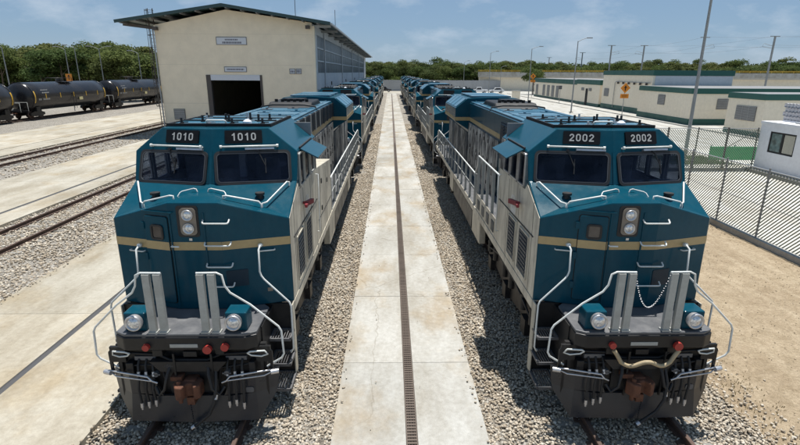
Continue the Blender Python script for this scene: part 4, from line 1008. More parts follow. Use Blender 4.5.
    # ---------------- side railings
    def stanch(s, y, z0, z1, w=0.10):
        m = MB(); m.box(min(s*1.435, s*1.505), max(s*1.435, s*1.505), y - .03, y + .03, z0, z1); m.box(min(s*1.46, s*1.515), max(s*1.46, s*1.515), y - w*.7, y + w*.7, z0, z0 + .03)
        obj('stanchion', m, M['grey'], T)
    for s in (-1, 1):
        y0 = 8.0 if s < 0 else 7.4
        y = y0
        while y < 20.3:
            stanch(s, y, 1.81, 2.78); y += 1.02
        m = MB(); m.tube([(s*1.49, y0, 2.3), (s*1.49, y0, 2.78), (s*1.49, y0 + .05, 2.80), (s*1.49, 20.1, 2.80), (s*1.49, 20.5, 2.7), (s*1.49, 20.9, 2.2), (s*1.49, 21.2, 1.6)], .022, 6); obj('handrail', m, M['rail_white'], T)
        m = MB(); m.tube([(s*1.49, y0, 2.32), (s*1.49, 20.3, 2.32)], .014, 5); obj('lower_rail', m, M['grey'], T)
    for y in (4.55, 5.3, 6.05, 6.8, 7.5): stanch(-1, y, 2.22, 3.40)
    m = MB(); m.tube([(-1.49, 4.5, 3.42), (-1.49, 7.5, 3.42), (-1.49, 7.56, 3.38), (-1.49, 7.6, 3.2), (-1.49, 8.0, 2.8)], .022, 6); obj('handrail', m, M['rail_white'], T)
    # handrails along the cabinet side hood
    m = MB(); m.tube([(1.0, 4.8, 3.75), (1.06, 4.8, 3.8), (1.06, 7.2, 3.8), (1.0, 7.2, 3.75)], .022, 6); obj('handrail', m, M['rail_white'], T)
    for yy in (4.9, 5.7, 6.5, 7.1):
        m = MB(); m.box(1.04, 1.07, yy - .05, yy + .05, 3.40, 3.80); obj('stanchion', m, M['grey'], T)

M['faded'] = paint('faded_white_emblem', (0.62, 0.61, 0.58), (0.46, 0.42, 0.34), 0.9, 0.6, 9.0, lo=0.4, hi=0.55)
M['interior'] = paint('grey_cab_interior', (0.20, 0.21, 0.22), (0.14, 0.14, 0.14), 0.4, 0.7, 3.0)
M['seat'] = paint('grey_seat_cloth', (0.30, 0.30, 0.31), (0.1, 0.1, 0.1), 0.4, 0.9, 3.0)
M['glass_brown'] = glass('brownish_door_glass', (0.05, 0.04, 0.035), 0.1)
M['bezel'] = paint('beige_bezel', (0.20, 0.165, 0.13), (0.2, 0.17, 0.14), 0.4, 0.5, 5.0)
M['trim'] = paint('grey_window_trim', (0.07, 0.07, 0.075), (0.12, 0.12, 0.12), 0.3, 0.4, 5.0)
M['grey_d'] = paint('dark_grey_steel', (0.10, 0.10, 0.105), (0.16, 0.15, 0.14), 0.4, 0.5, 5.0)

Y0L = 7.3
L1 = build_loco('diesel_locomotive', 'teal and cream diesel locomotive numbered 1010 at the head of the left row', '1010'); finish_loco(L1)
base_tree = tree_of(L1)
PITCH = 22.2
ordw = ['', 'second', 'third', 'fourth', 'fifth', 'sixth']
# plain copies for the rest of both rows carry blank number boards
def far_copy(label, x, y, skip=()):
    r = copy_tree(base_tree, None, skip); r['label'] = label; r.location = (x, y, 0)
    return r
SK1 = ('number', 'chain', 'brake_hose', 'hose_fitting', 'notice_plate')
SK2 = SK1 + ('control_hose', 'hose_manifold', 'latch', 'louvre', 'panel_seam', 'roof_fitting', 'uncoupling_lever', 'hand_hold', 'roof_cover', 'trim', 'wiper', 'wiper_cover', 'grab_iron', 'hinge', 'stack_bolt')
R1 = copy_tree(base_tree, None, ('number',)); R1['label'] = 'teal and cream diesel locomotive numbered 2002 at the head of the right row'; R1.location = (XR, Y0L, 0)
for (side, x, head) in (('left', XL, '1010'), ('right', XR, '2002')):
    for i in range(1, 6):
        far_copy('%s locomotive from the camera in the %s row, behind number %s' % (ordw[i], side, head), x, Y0L + PITCH * i, SK1 if i < 2 else SK2)
L1.location = (XL, Y0L, 0)
for root, s_ in ((L1, -1), (R1, 1)):      # the outer visors are folded away on the two head locomotives
    for c in [c for c in bpy.data.objects if c.parent == root and c.name.split('.')[0] == 'window_visor']:
        if s_ * c.data.vertices[0].co.x > 0: bpy.data.objects.remove(c, do_unlink=True)
# the right head locomotive's own number, tan jumper hose, slack chain and red caps
for c in [c for c in bpy.data.objects if c.parent == R1 and c.name.startswith('number_board')]:
    xs = sum(v.co.x for v in c.data.vertices) / len(c.data.vertices); s = 1 if xs > 0 else -1
    obj('number', digits('2002', WF(s * 0.555, 4.635), 0.140, 0.095, 0.022, 0.030, 0.034), M['white'], c)
def cap(T, x, z, r=0.075):
    b = MB(); b.cyl((x, -0.19, z), (x, -0.25, z), r, 14); b.cyl((x, -0.15, z), (x, -0.19, z), r * 0.7, 10); obj('red_cap', b, M['red'], T)
cap(L1, -0.60, 1.60, 0.055); cap(L1, 0.36, 1.56, 0.07); cap(L1, 0.64, 1.60, 0.062)
cap(R1, 0.52, 1.58, 0.07); cap(R1, -0.55, 1.60, 0.055)
h = MB(); pts = []
for k in range(25):
    t = k / 24; x = -0.52 + 1.07 * t
    z = 1.45 - 0.30 * math.sin(math.pi * min(1, t / 0.5)) ** 2 * 1.0 if t < 0.5 else 1.45 - 0.30 * math.sin(math.pi * (t - 0.5) / 0.5) ** 2
    z = 1.30 + 0.05 * math.cos(4 * math.pi * t) - 0.09 * (1 - abs(2 * t - 1)) * 0 + (0.16 * max(0, (abs(2 * t - 1) - 0.75) / 0.25))
    pts.append((x, -0.32 + 0.1 * abs(2 * t - 1), z))
h.tube(pts, 0.034, 8); obj('jumper_hose', h, M['hose'], R1)
h = MB()
for k in range(45):
    t = k / 44; x = -0.27 + 0.54 * t; z = 2.76 - 0.55 * (1 - (2 * t - 1) ** 2)
    h.lathe_x([(-.011, .005), (0, .010), (.011, .005)], x, -0.10 + 0.012 * (k % 2), z, 6)
obj('safety_chain', h, M['silver'], R1)

for root, s_ in ((R1, -1), (L1, 1)):
    m = MB(); plate(m, SF(s_, 2.95, 3.12, 1.5165), 0.42, 0.40, 0.0005, 0.003, 0.12); obj('faded_emblem', m, M['faded'], root)
# ================================================================== WORKSHOP SHED
M['joint'] = paint('wall_joint_tan', (0.60, 0.52, 0.40), (0.5, 0.44, 0.34), 0.4, 0.9, 1.0)  # darker cream of the wall panel joints
def build_shed():
    T = thing('workshop_shed', 'tall cream workshop shed with wide gable roof behind locomotive 1010', 'building', (0, 48.3, 0))
    x0, x1, D = -21.2, -7.1, 101.0
    xa, za = -14.7, 11.05
    zl, zr_ = 9.72, 10.02
    d0, d1, dz = -16.98, -11.85, 5.45
    # front wall with the door opening (three pieces butted together)
    m = MB(); th = 0.3
    m.prism_y([(x0, -0.3), (d0, -0.3), (d0, zl + (za - zl) * (d0 - x0) / (xa - x0)), (x0, zl)], 0, th)
    m.prism_y([(d0, dz), (d1, dz), (d1, za + (zr_ - za) * (d1 - xa) / (x1 - xa)), (xa, za), (d0, zl + (za - zl) * (d0 - x0) / (xa - x0))], 0, th)
    m.prism_y([(d1, -0.3), (x1, -0.3), (x1, zr_), (d1, za + (zr_ - za) * (d1 - xa) / (x1 - xa))], 0, th)
    fw = obj('front_wall', m, M['render'], T); fw['kind'] = 'structure' if False else 'part'
    del fw['kind']
    obj('corner_pier', MB().box(x1 - 0.02, x1 + 0.22, -0.04, 0.5, -0.3, 9.75), M['render'], T)
    m = MB(); m.box(x0, x0 + 0.25, th, D, -0.3, zl); obj('left_wall', m, M['render'], T)
    m = MB(); m.box(x1 - 0.25, x1, th, D, -0.3, 5.60); m.box(x1 - 0.25, x1, th, 3.1, 5.60, 9.25); m.box(x1 - 0.25, x1, 93.2, D, 5.60, 9.25); m.box(x1 - 0.25, x1, th, D, 9.25, 9.95)
    obj('right_wall', m, M['bluewall'], T)  # shade under the eave is put into this wall's bluish colour
    obj('rear_wall', MB().prism_y([(x0 + .3, -0.3), (x1 - .3, -0.3), (x1 - .3, 9.9), (xa, 10.9), (x0 + .3, 9.6)], D - 0.3, D), M['render'], T)
    obj('floor_slab', MB().box(x0 + .3, x1 - .3, th, D - .3, -0.3, -0.12), M['conc'], T)
    # window band: three rows of panes
    wb = obj('window_backing', MB().box(x1 - 0.24, x1 - 0.16, 3.1, 93.2, 5.6, 9.25), M['dark'], T)
    pane = bake('window_pane', MB().box(-0.02, 0.02, -1.46, 1.46, -0.53, 0.53)); pane.materials.append(M['shedglass'])
    for r_, zc in enumerate((6.2, 7.42, 8.64)):
        for k in range(30):
            o = bpy.data.objects.new('window_pane', pane); C.objects.link(o); o.parent = T
            o.location = (x1 - 0.09, 4.6 + k * 3.0, zc); o.rotation_euler = (0, random.uniform(-.01, .01), random.uniform(-.006, .006))
    m = MB()
    for z in (5.62, 6.81, 8.03, 9.24): obj('window_rail', MB().box(x1 - 0.10, x1 + 0.03, 3.1, 93.2, z - .06, z + .06), M['bluewall'], T)
    for k in range(3):
        m = MB(); yy = 14 + k * 20; m.box(x1 - 0.02, x1 + 0.10, yy, yy + 0.35, 4.3, 4.7); obj('wall_lamp', m, M['steel'], T)
    # roof sheets and structure
    e_l, e_r, y_f, y_b = -24.1, -5.3, -1.05, D + 1.0
    zle, zre, zap = 9.98, 9.93, 11.38
    m = MB()
    for (xs, zs) in (((e_l, xa), (zle, zap)), ((xa, e_r), (zap, zre))):
        q = [(xs[0], y_f, zs[0]), (xs[1], y_f, zs[1]), (xs[1], y_b, zs[1]), (xs[0], y_b, zs[0])]
        m.mesh(q + [(a, b, c - 0.10) for a, b, c in q], [(0,1,2,3), (7,6,5,4), (0,4,5,1), (1,5,6,2), (2,6,7,3), (3,7,4,0)])
    rf = obj('roof', m, M['roof_green'], T)
    obj('ridge_cap', MB().prism_y([(xa - .4, zap - .045), (xa, zap + .06), (xa + .4, zap - .065)], y_f - .03, y_b), M['roof_green'], rf)
    m = MB()
    def zroof(x): return zle + (zap - zle) * (x - e_l) / (xa - e_l) if x < xa else zap + (zre - zap) * (x - xa) / (e_r - xa)
    m.bar((e_l, y_f - 0.03, zle - .06), (xa, y_f - 0.03, zap - .06), 0.05, 0.26); m.bar((xa, y_f - .03, zap - .06), (e_r, y_f - .03, zre - .06), 0.05, 0.26)
    obj('fascia', m, M['roof_green'], rf)
    x = e_l + 0.5
    while x < e_r - .1:
        if abs(x - xa) > .3:
            a = zroof(x) - 0.16
            o = obj('purlin', MB().box(x - .06, x + .06, y_f + .02, (3.0 if x0 < x < x1 else D), a - .12, a + .04), M['roofsheet'], rf)
        x += 1.32
    for k in range(17):     # rafters carrying the side overhangs
        yy = 0.25 + k * 6.2
        for (xw, xe, zw, ze) in ((x0, e_l + .1, 9.45, zle - .2), (x1, e_r - .1, 9.72, zre - .2)):
            obj('rafter', MB().bar((xw, yy, zw), (xe, yy, ze), 0.14, 0.22), M['steel'] if xe < xw else M['galv'], rf)
    obj('gutter', MB().box(e_r, e_r + .16, y_f, y_b, zre - .18, zre - .02), M['galv'], rf)
    for (x, z) in ((x0 + .2, 9.55), (x1 - .35, 9.75)):
        m = MB(); m.box(x - .15, x + .2, -0.5, -0.01, z - .28, z); obj('beam_end', m, M['steel'], T)
    # door: frame, rolled shutter
    m = MB(); m.box(d0 - .0, d0 + .42, -0.06, 0.28, -0.2, dz + .02); obj('door_jamb', m, M['steel'], T)
    m = MB(); m.box(d1 - .2, d1, -0.06, 0.28, -0.2, dz + .02); obj('door_jamb', m, M['steel'], T)
    obj('roller_shutter', MB().box(d0 + .42, d1 - .2, -0.05, 0.25, dz - .46, dz + .02), M['signwhite'], T)
    # signs
    def sign(xa_, xb_, z0, z1, rows, nm, border=True):
        s = obj(nm, MB().box(xa_, xb_, -0.05, -0.003, z0, z1), M['signwhite'], T)
        if border:
            b = MB(); w = .05
            b.box(xa_, xb_, -0.06, -0.05, z1 - w, z1); b.box(xa_, xb_, -0.06, -0.05, z0, z0 + w); b.box(xa_, xa_ + w, -0.06, -0.05, z0 + w, z1 - w); b.box(xb_ - w, xb_, -0.06, -0.05, z0 + w, z1 - w)
            obj('border', b, M['grille'], s)
        b = MB(); rr = random.Random(3)
        for (zc, hgt, xa2, xb2) in rows:
            x = xa2
            while x < xb2:
                w = rr.uniform(.07, .12); b.box(x, min(x + w, xb2), -0.056, -0.05, zc - hgt / 2, zc + hgt / 2); x += w + .045
        t = obj('lettering', b, M['sigtext'], s); t['kind'] = 'stuff'
    sign(-15.75, -13.0, 8.08, 8.76, [(8.53, .13, -14.95, -13.8), (8.28, .16, -15.2, -13.5)], 'name_board')
    sign(-15.25, -13.2, 5.72, 6.2, [(5.96, .14, -15.0, -13.45)], 'door_board')
    sign(-9.3, -8.75, 5.58, 6.05, [(5.8, .2, -9.2, -8.85)], 'notice_board'); sign(-8.7, -8.2, 5.58, 6.05, [(5.82, .26, -8.62, -8.3)], 'notice_board')
    # vent in the front wall
    v = obj('wall_vent', MB().box(-20.3, -19.25, -0.05, -0.004, 1.42, 2.4), M['grille'], T)
    for k in range(8):
        o = obj('vent_slat', MB().box(-20.25, -19.3, -0.075, -0.05, 1.5 + k * .11, 1.56 + k * .11), M['galv'], v)
    for z in (2.9, 5.7, 8.4):
        if z < 5.6: obj('wall_joint', MB().box(d1 + .02, x1 - .05, -0.006, 0.004, z, z + .025), M['joint'], T); obj('wall_joint', MB().box(x0 + .02, d0 - .02, -0.006, 0.004, z, z + .025), M['joint'], T)
        else: obj('wall_joint', MB().box(x0 + .02, x1 - .05, -0.006, 0.004, z + (.65 if z < 6 else .6), z + (.665 if z < 6 else .615)), M['joint'], T)
    m = MB(); m.tube([(x0 - .08, -.1, 9.4), (x0 - .08, -.1, .1)], .07, 8); obj('downpipe', m, M['galv'], T)
    for k in range(5):
        m = MB(); m.tube([(x1 + .1, 8 + k * 20, 9.7), (x1 + .1, 8 + k * 20, .1)], .07, 8); obj('downpipe', m, M['bluewall'], T)
    # roof aerials
    m = MB(); m.cyl((-9.2, 4, 10.6), (-9.2, 4, 13.6), .03, 6); obj('roof_aerial', m, M['steel'], T)
    m = MB(); m.cyl((-6.2, 12, 9.9), (-6.2, 12, 12.4), .03, 6); obj('roof_aerial', m, M['steel'], T)
    # things seen inside the door: white bars painted in place of lit slots
    for x, z in ((-15.2, 3.0), (-14.9, 3.0), (-13.9, 3.2), (-13.6, 3.2)):
        m = MB(); m.box(x, x + .10, 30, 30.1, 2.2, z + .5); obj('painted_lit_slot', m, M['signwhite'], T)
build_shed()

# caged ladder on the shed's left corner
def ladder():
    T = thing('caged_ladder', 'steel caged ladder up the left corner of the shed', 'ladder', (-21.75, 49.2, 0))
    for s in (-.22, .22):
        obj('rail', MB().box(s - .03, s + .03, -.03, .03, 0.0, 11.2), M['steel'], T)
    for k in range(34):
        obj('rung', MB().box(-.2, .2, -.015, .015, .3 + k * .32, .33 + k * .32), M['steel'], T)
    for k in range(9):
        z = 2.6 + k * 1.05
        b = MB(); b.tube([(-.22, 0, z)] + [(-.38 * math.cos(a), -.72 * math.sin(a), z) for a in np.linspace(.25, math.pi - .25, 8)] + [(.22, 0, z)], .022, 5); obj('hoop', b, M['steel'], T)
    for a in (0.5, 1.57, 2.64): obj('cage_strap', MB().box(-.38*math.cos(a) - .02, -.38*math.cos(a) + .02, -.73*math.sin(a), -.73*math.sin(a) + .02, 2.6, 11.1), M['steel'], T)
ladder()

# ================================================================== TANK CARS
def tank_car(label, y0, L=18.6):
    T = thing('tank_car', label, 'tank car', (-44.6, y0, 0), 0, 'black tank cars on the far left track')
    r, zc = 1.70, 2.66
    prof = [(0.75, 0.01), (0.78, 0.45), (0.86, 0.85), (1.0, 1.27), (1.2, 1.55), (1.42, r)] + [(1.42 + (L - 2.84) * k / 8, r) for k in range(1, 9)] + [(L - 1.2, 1.55), (L - 1.0, 1.27), (L - .86, .85), (L - .78, .45), (L - .75, .01)]
    tk = obj('tank', MB().lathe_y(prof, 0, 0, zc, 32), M['tank'], T)
    for yy in (1.45, L - 1.45):
        obj('tank_band', MB().lathe_y([(yy - .08, r + .004), (yy - .08, r + .02), (yy + .08, r + .02), (yy + .08, r + .004)], 0, 0, zc, 32), M['tank'], tk)
    for yy in (1.62, L - 1.62):          # yellow reflective arcs near the ends
        m = MB(); a = np.linspace(-.42, .42, 7); p = [((r + .012) * math.cos(t), (r + .012) * math.sin(t)) for t in a]
        for (c1, c2) in zip(p[:-1], p[1:]): m.poly([(c1[0], yy - .09, zc + c1[1]), (c1[0], yy + .09, zc + c1[1]), (c2[0], yy + .09, zc + c2[1]), (c2[0], yy - .09, zc + c2[1])])
        obj('reflective_band', m, M['yellow'], tk)
    for k in range(5):
        yy = 3.6 + k * (L - 7.2) / 4; m = MB(); m.box(r - .01, r + .012, yy - .06, yy + .06, zc - .25, zc + .35); obj('reflective_strip', m, M['yellow'], tk)
    m = MB(); rr = random.Random(5)
    for (z, n_, ya) in ((zc + .72, 5, 3.0), (zc + .42, 5, 3.05), (zc - .30, 5, 3.0), (zc - .30, 2, 2.2)):
        for k in range(n_):
            y = ya + k * .27; xx = math.sqrt(max(0, r * r - (z - zc) ** 2)); tx = (z - zc) / r
            m.mesh([(xx + .006 + .0, y, z - .10), (xx + .006, y + .19, z - .10), (math.sqrt(r*r - (z+.1-zc)**2) + .012, y + .19, z + .10), (math.sqrt(r*r - (z+.1-zc)**2) + .012, y, z + .10)], [(0, 1, 2, 3)])
    t = obj('stencilling', m, M['white'], tk); t['kind'] = 'stuff'
    m = MB(); m.box(r - .03, r + .03, L * .56, L * .56 + .75, zc - .72, zc - .35); obj('placard', m, M['yellow2'], T)
    # dome, platform and rails
    yc = L / 2; obj('manway', MB().cyl((0, yc, zc + r - .1), (0, yc, zc + r + .32), .38, 16), M['tank'], T)
    m = MB(); m.box(-1.0, 1.0, yc - 1.2, yc + 1.2, zc + r - .08, zc + r - .02); pf = obj('top_platform', m, M['black'], T)
    for (px_, py_) in ((-1, -1.2), (1, -1.2), (-1, 1.2), (1, 1.2), (1, 0), (-1, 0)):
        obj('post', MB().box(px_ - .025, px_ + .025, yc + py_ - .025, yc + py_ + .025, zc + r - .05, zc + r + .45), M['black'], pf)
    m = MB(); m.tube([(-1, yc - 1.2, zc + r + .45), (1, yc - 1.2, zc + r + .45), (1, yc + 1.2, zc + r + .45), (-1, yc + 1.2, zc + r + .45), (-1, yc - 1.2, zc + r + .45)], .03, 5); obj('guard_rail', m, M['black'], pf)
    obj('valve_box', MB().box(-.5, -.05, yc + .5, yc + 1.0, zc + r, zc + r + .3), M['black'], pf)
    m = MB(); m.tube([(r + .1, yc - .4, .9), (r + .1, yc - .4, zc), (.9, yc - .4, zc + r + .1)], .03, 5); m.tube([(r + .1, yc + .1, .9), (r + .1, yc + .1, zc), (.9, yc + .1, zc + r + .1)], .03, 5); obj('ladder', m, M['black'], T)
    # frame ends, trucks
    for (ya, yb_) in ((0.35, 4.3), (L - 4.3, L - .35)):
        obj('stub_sill', MB().box(-.35, .35, ya, yb_, .85, 1.32), M['black'], T)
        obj('bolster', MB().box(-1.35, 1.35, (ya + yb_) / 2 - .35, (ya + yb_) / 2 + .35, .95, 1.5), M['black'], T)
    for ye, sg in ((.35, -1), (L - .35, 1)):
        m = MB(); m.box(-1.45, 1.45, ye - .08, ye + .08, 1.0, 1.2); obj('end_sill', m, M['black'], T)
        m = MB(); m.tube([(1.45, ye, 1.1), (1.45, ye, 2.1), (-1.45, ye, 2.1), (-1.45, ye, 1.1)], .03, 5); obj('end_rail', m, M['grey'], T)
        m = MB(); m.box(-.1, .1, min(ye, ye + sg * .5), max(ye, ye + sg * .5), .8, 1.0); obj('coupler', m, M['rust'], T)
    for yc in (2.45, L - 2.45):
        tr = obj('truck', MB().box(-.9, .9, yc - .3, yc + .3, .45, .85), M['black'], T)
        for s in (-1, 1):
            obj('side_frame', MB().prism_x([(yc - 1.25, .78), (yc - 1.25, .5), (yc - .5, .35), (yc + .5, .35), (yc + 1.25, .5), (yc + 1.25, .78), (yc + .4, 1.0), (yc - .4, 1.0)][::-1], min(s*.95, s*1.12), max(s*.95, s*1.12)), M['black'], tr)
            for dy in (-.88, .88):
                obj('wheel', MB().lathe_x([(-s*.06, .44), (-s*.06, .49), (s*.07, .46), (s*.07, .40), (s*.03, .36), (s*.05, .001)], s * .76, yc + dy, .54, 18), M['railsteel'], tr)
    return T
M['yellow2'] = paint('pale_yellow_placard', (0.62, 0.55, 0.28), (0.4, 0.35, 0.2), 0.4, 0.6, 3.0)
tank_car('black tank car at the left edge, cut by the frame', 42.2)
tank_car('black tank car in the middle, with the orange sign above it', 61.4)
tank_car('black tank car next to the shed corner', 80.6)
tank_car('black tank car hidden mostly behind the shed', 99.8)
def marker(label, x, y, z0, z1):
    T = thing('warning_sign', label, 'sign', (x, y, 0))
    obj('post', MB().cyl((0, 0, -.1), (0, 0, z1), .05, 8), M['pole'], T)
    obj('board', MB().box(-.45, .45, -.06, -.02, z0, z1), M['orange'], T)
    b = MB(); b.prism_y([(-.05, z0 + .2), (.05, z0 + .2), (.05, z1 - .35), (.22, z1 - .45), (0, z1 - .12), (-.22, z1 - .45), (-.05, z1 - .35)], -.07, -.06); obj('arrow', b, M['black'], T)
marker('orange sign on a post behind the middle tank car', -47.6, 78.0, 4.25, 5.3)

# ================================================================== FENCE
def slat_fence(T, L, horizontal_axis, base, sign_dir, z0=0.14, z1=2.50, pitch=0.146, w=0.042):
    # slats lie at 45 degrees; u runs along the fence
    hw = w / math.sqrt(2) * 1.0; k = 0
    H_ = z1 - z0
    def mk(pts):
        m = MB(); th = .006
        P = []
        for off in (-th, th):
            for (u, z) in pts: P.append((off, u, z) if horizontal_axis == 'y' else (u, off, z))
        n = len(pts); m.mesh(P, [tuple(range(n)), tuple(range(2*n - 1, n - 1, -1))] + [(i, n + i, n + (i + 1) % n, (i + 1) % n) for i in range(n)]); return m
    full = bake('slat', mk([(-hw, z0), (hw, z0), (hw - H_, z1), (-hw - H_, z1)])); full.materials.append(M['slat'])
    c = -0.0
    while c < L + H_:
        if c - hw - H_ >= 0 and c + hw <= L:
            o = bpy.data.objects.new('slat', full); C.objects.link(o); o.parent = T
            o.location = (0, c, 0) if horizontal_axis == 'y' else (c, 0, 0)
        else:
            pts = []
            a0, a1 = c - hw, c + hw      # u at z0 for both edges
            def clip(poly, f, ins):
                out = []
                for i in range(len(poly)):
                    p, q = poly[i], poly[(i + 1) % len(poly)]
                    ip, iq = ins(p), ins(q)
                    if ip: out.append(p)
                    if ip != iq:
                        t = (f - p[0]) / (q[0] - p[0]); out.append((f, p[1] + (q[1] - p[1]) * t))
                return out
            poly = [(a0, z0), (a1, z0), (a1 - H_, z1), (a0 - H_, z1)]
            poly = clip(poly, 0.0, lambda p: p[0] >= 0); 
            if len(poly) > 2: poly = clip(poly, L, lambda p: p[0] <= L)
            if len(poly) > 2: obj('slat', mk(poly), M['slat'], T)
        c += pitch
FX = 13.3
T = thing('slatted_fence', 'long fence of dark diagonal slats on a pale curb beside the tan dirt', 'fence', (FX, 7.6, 0))
slat_fence(T, 23.4, 'y', 0, 1)
for k in range(11):
    y = 0.2 + k * 2.3
    obj('post', MB().cyl((-.045, y, -.1), (-.045, y, 2.66), .035, 8), M['pole'], T)
for z in (2.56,): obj('top_rail', MB().cyl((-.045, 0, z), (-.045, 23.4, z), .024, 6), M['galv'], T)
obj('tension_wire', MB().cyl((-.02, 0, 1.3), (-.02, 23.4, 1.3), .008, 5), M['galv'], T)
obj('curb', MB().box(-.16, .14, 0, 23.4, -.3, .12), M['conc'], T)
T = thing('slatted_fence', 'shorter cross fence of dark diagonal slats ending at the white hut', 'fence', (FX + .1, 31.0, 0))
slat_fence(T, 9.6, 'x', 0, 1)
for k in range(6):
    x = 0.1 + k * 1.88; b = MB(); b.cyl((x, .045, -.1), (x, .045, 2.62), .04 if k % 2 else .06, 8); obj('post', b, M['steel'], T)
obj('top_rail', MB().cyl((0, .045, 2.56), (9.6, .045, 2.56), .024, 6), M['galv'], T)
obj('brace', MB().cyl((7.62, .07, 1.3), (9.5, .07, 2.5), .02, 6), M['steel'], T)
obj('curb', MB().box(0, 9.6, -.1, .1, -.3, .10), M['conc'], T)
T = thing('hedge_strip', 'bright green strip behind the cross fence beside the white hut', 'hedge', (20.6, 33.4, 0))
obj('screen', MB().box(1.0, 4.5, -.05, .05, .2, 1.1), M['hedge'], T)
for x in (1.1, 2.7, 4.4): obj('post', MB().box(x - .04, x + .04, .05, .12, -.1, 1.2), M['pole'], T)

# ================================================================== WHITE HUT
def hut():
    T = thing('gate_hut', 'small white hut with dark framed window at the right edge', 'hut', (23.0, 25.2, 0))
    W_, L_, H_ = 4.2, 5.8, 2.88
    a0, a1, b0, b1 = 2.90, 4.92, 1.25, 2.50
    m = MB(); m.box(0, .2, 0, a0, .12, H_); m.box(0, .2, a1, L_, .12, H_); m.box(0, .2, a0, a1, .12, b0); m.box(0, .2, a0, a1, b1, H_)
    m.box(.2, W_, 0, .2, .12, H_); m.box(.2, W_, L_ - .2, L_, .12, H_); m.box(W_, W_ + .2, 0, L_, .12, H_)
    obj('wall', m, M['white_wall'], T)
    obj('roof_slab', MB().box(-.04, W_ + .24, -.04, L_ + .04, H_, H_ + .16), M['white_wall'], T)
    obj('plinth', MB().box(-.55, W_ + .5, -.3, L_ + .25, -.3, .12), M['grey_d'], T)
    w = obj('window', MB().box(.06, .08, a0, a1, b0, b1), M['glass'], T)
    for (p, q) in ((a0, a0 + .09), ((a0 + a1) / 2 - .08, (a0 + a1) / 2 + .08), (a1 - .09, a1)): obj('frame', MB().box(.02, .11, p, q, b0, b1), M['rubber'], w)
    for (p, q) in ((b0, b0 + .08), (b1 - .08, b1)): obj('frame', MB().box(.022, .108, a0 + .09, a1 - .09, p, q), M['rubber'], w)
    obj('pane', MB().box(.045, .06, a0 + .1, (a0 + a1) / 2 - .1, b0 + .1, b1 - .1), M['pane_cream'], w)
    obj('pane', MB().box(.045, .06, (a0 + a1) / 2 + .1, a1 - .1, b0 + .1, b1 - .1), M['pane_green'], w)
    obj('door', MB().box(-.02, .05, .5, 1.5, .13, 2.2), M['steel'], T)
    # open block screen standing on the roof
    m = MB()
    bx = obj('block_screen', MB().box(1.1, 1.24, .3, L_ - .2, H_ + .16, H_ + .24), M['white_wall'], T)
    blk = MB(); ring(blk, (Vector((0, 0, 0)), Vector((0, 1, 0)), Vector((0, 0, 1)), Vector((1, 0, 0))), .24, .24, .03, .05, -.06, .06)
    bme = bake('screen_block', blk); bme.materials.append(M['white_wall'])
    for r_ in range(4):
        for k in range(20):
            o = bpy.data.objects.new('screen_block', bme); C.objects.link(o); o.parent = T; o.location = (1.17, .5 + k * .262 + (.13 if r_ % 2 else 0), H_ + .37 + r_ * .25)
    obj('backing_wall', MB().box(1.5, 1.6, .3, L_ - .2, H_ + .16, H_ + 1.2), M['bezel'], T)
    b = MB(); b.cyl((.6, 3.1, H_ + .2), (.6, 3.9, H_ + .2), .05, 8); b.cyl((.6, 3.1, H_ + .2), (.2, 3.1, H_ + .2), .03, 8); obj('flood_lamp', b, M['galv'], T)
M['pane_cream'] = paint('painted_reflection_pane', (0.42, 0.40, 0.33), (0.3, 0.3, 0.27), 0.4, 0.15, 1.0)  # opaque pale colour painted in as the pane's reflection
M['pane_green'] = glass('green_grey_pane', (0.10, 0.15, 0.15), 0.08)
hut()

# ================================================================== CREAM BUILDINGS
def block(label, x, y0, y1, w, h, band, basez, wins=(), fwins=(), door=None, topmat='green_band', front='render2'):
    T = thing('cream_building', label, 'building', (x, y0, 0), 0, 'low cream buildings with green bands')
    D = y1 - y0
    obj('wall', MB().box(.02, w, .02, D, -.3, h - band + .01), M['render2'], T)
    obj('roof_band', MB().box(-.08, w + .1, -.08, D + .08, h - band, h), M[topmat], T)
    obj('roof', MB().box(.1, w - .1, .1, D - .1, h - .15, h + .02), M['roofsheet'], T)
    obj('base_band', MB().box(-.02, w + .02, -.02, D + .02, -.3, basez), M['green_band'], T)
    for (a, b, z0, z1, n) in wins:
        g = obj('window_grille', MB().box(-.06, .02, a, b, z0, z1), M['grille'], T)
        for k in range(1, n): obj('mullion', MB().box(-.085, -.06, a + (b - a) * k / n - .03, a + (b - a) * k / n + .03, z0, z1), M['galv'], g)
        m = MB()
        q = z0 + .08
        while q < z1 - .05: m.box(-.075, -.06, a, b, q, q + .05); q += .14
        s_ = obj('grille_slats', m, M['galv'], g); s_['kind'] = 'stuff'
    for (a, b, z0, z1, n) in fwins:
        g = obj('window_grille', MB().box(a, b, -.06, .02, z0, z1), M['grille'], T)
        for k in range(1, n): obj('mullion', MB().box(a + (b - a) * k / n - .03, a + (b - a) * k / n + .03, -.085, -.06, z0, z1), M['galv'], g)
        m = MB()
        q = z0 + .08
        while q < z1 - .05: m.box(a, b, -.075, -.06, q, q + .05); q += .14
        s_ = obj('grille_slats', m, M['galv'], g); s_['kind'] = 'stuff'
    if door:
        obj('door', MB().box(-.05, .02, door[0], door[1], .0, door[2]), M['dark'], T)
    return T
block('nearest cream building with three part grille window, beside the white hut', 35.6, 48.1, 53.5, 24, 3.98, .55, .35, wins=[(1.0, 3.9, 1.35, 2.75, 3)])
block('cream building with square vent and long green parapet, behind the lamp post', 35.6, 60.3, 73.2, 30, 4.15, .62, .62, wins=[(5.8, 7.5, 1.9, 3.15, 1)], fwins=[(3.2, 5.6, 1.75, 2.95, 2)])
b3 = block('tallest cream building with security lamps along its wall', 37.6, 73.8, 91.2, 11.6, 6.25, .72, .72, wins=[(14.6, 16.4, 2.0, 3.3, 1)], front='bluewall')
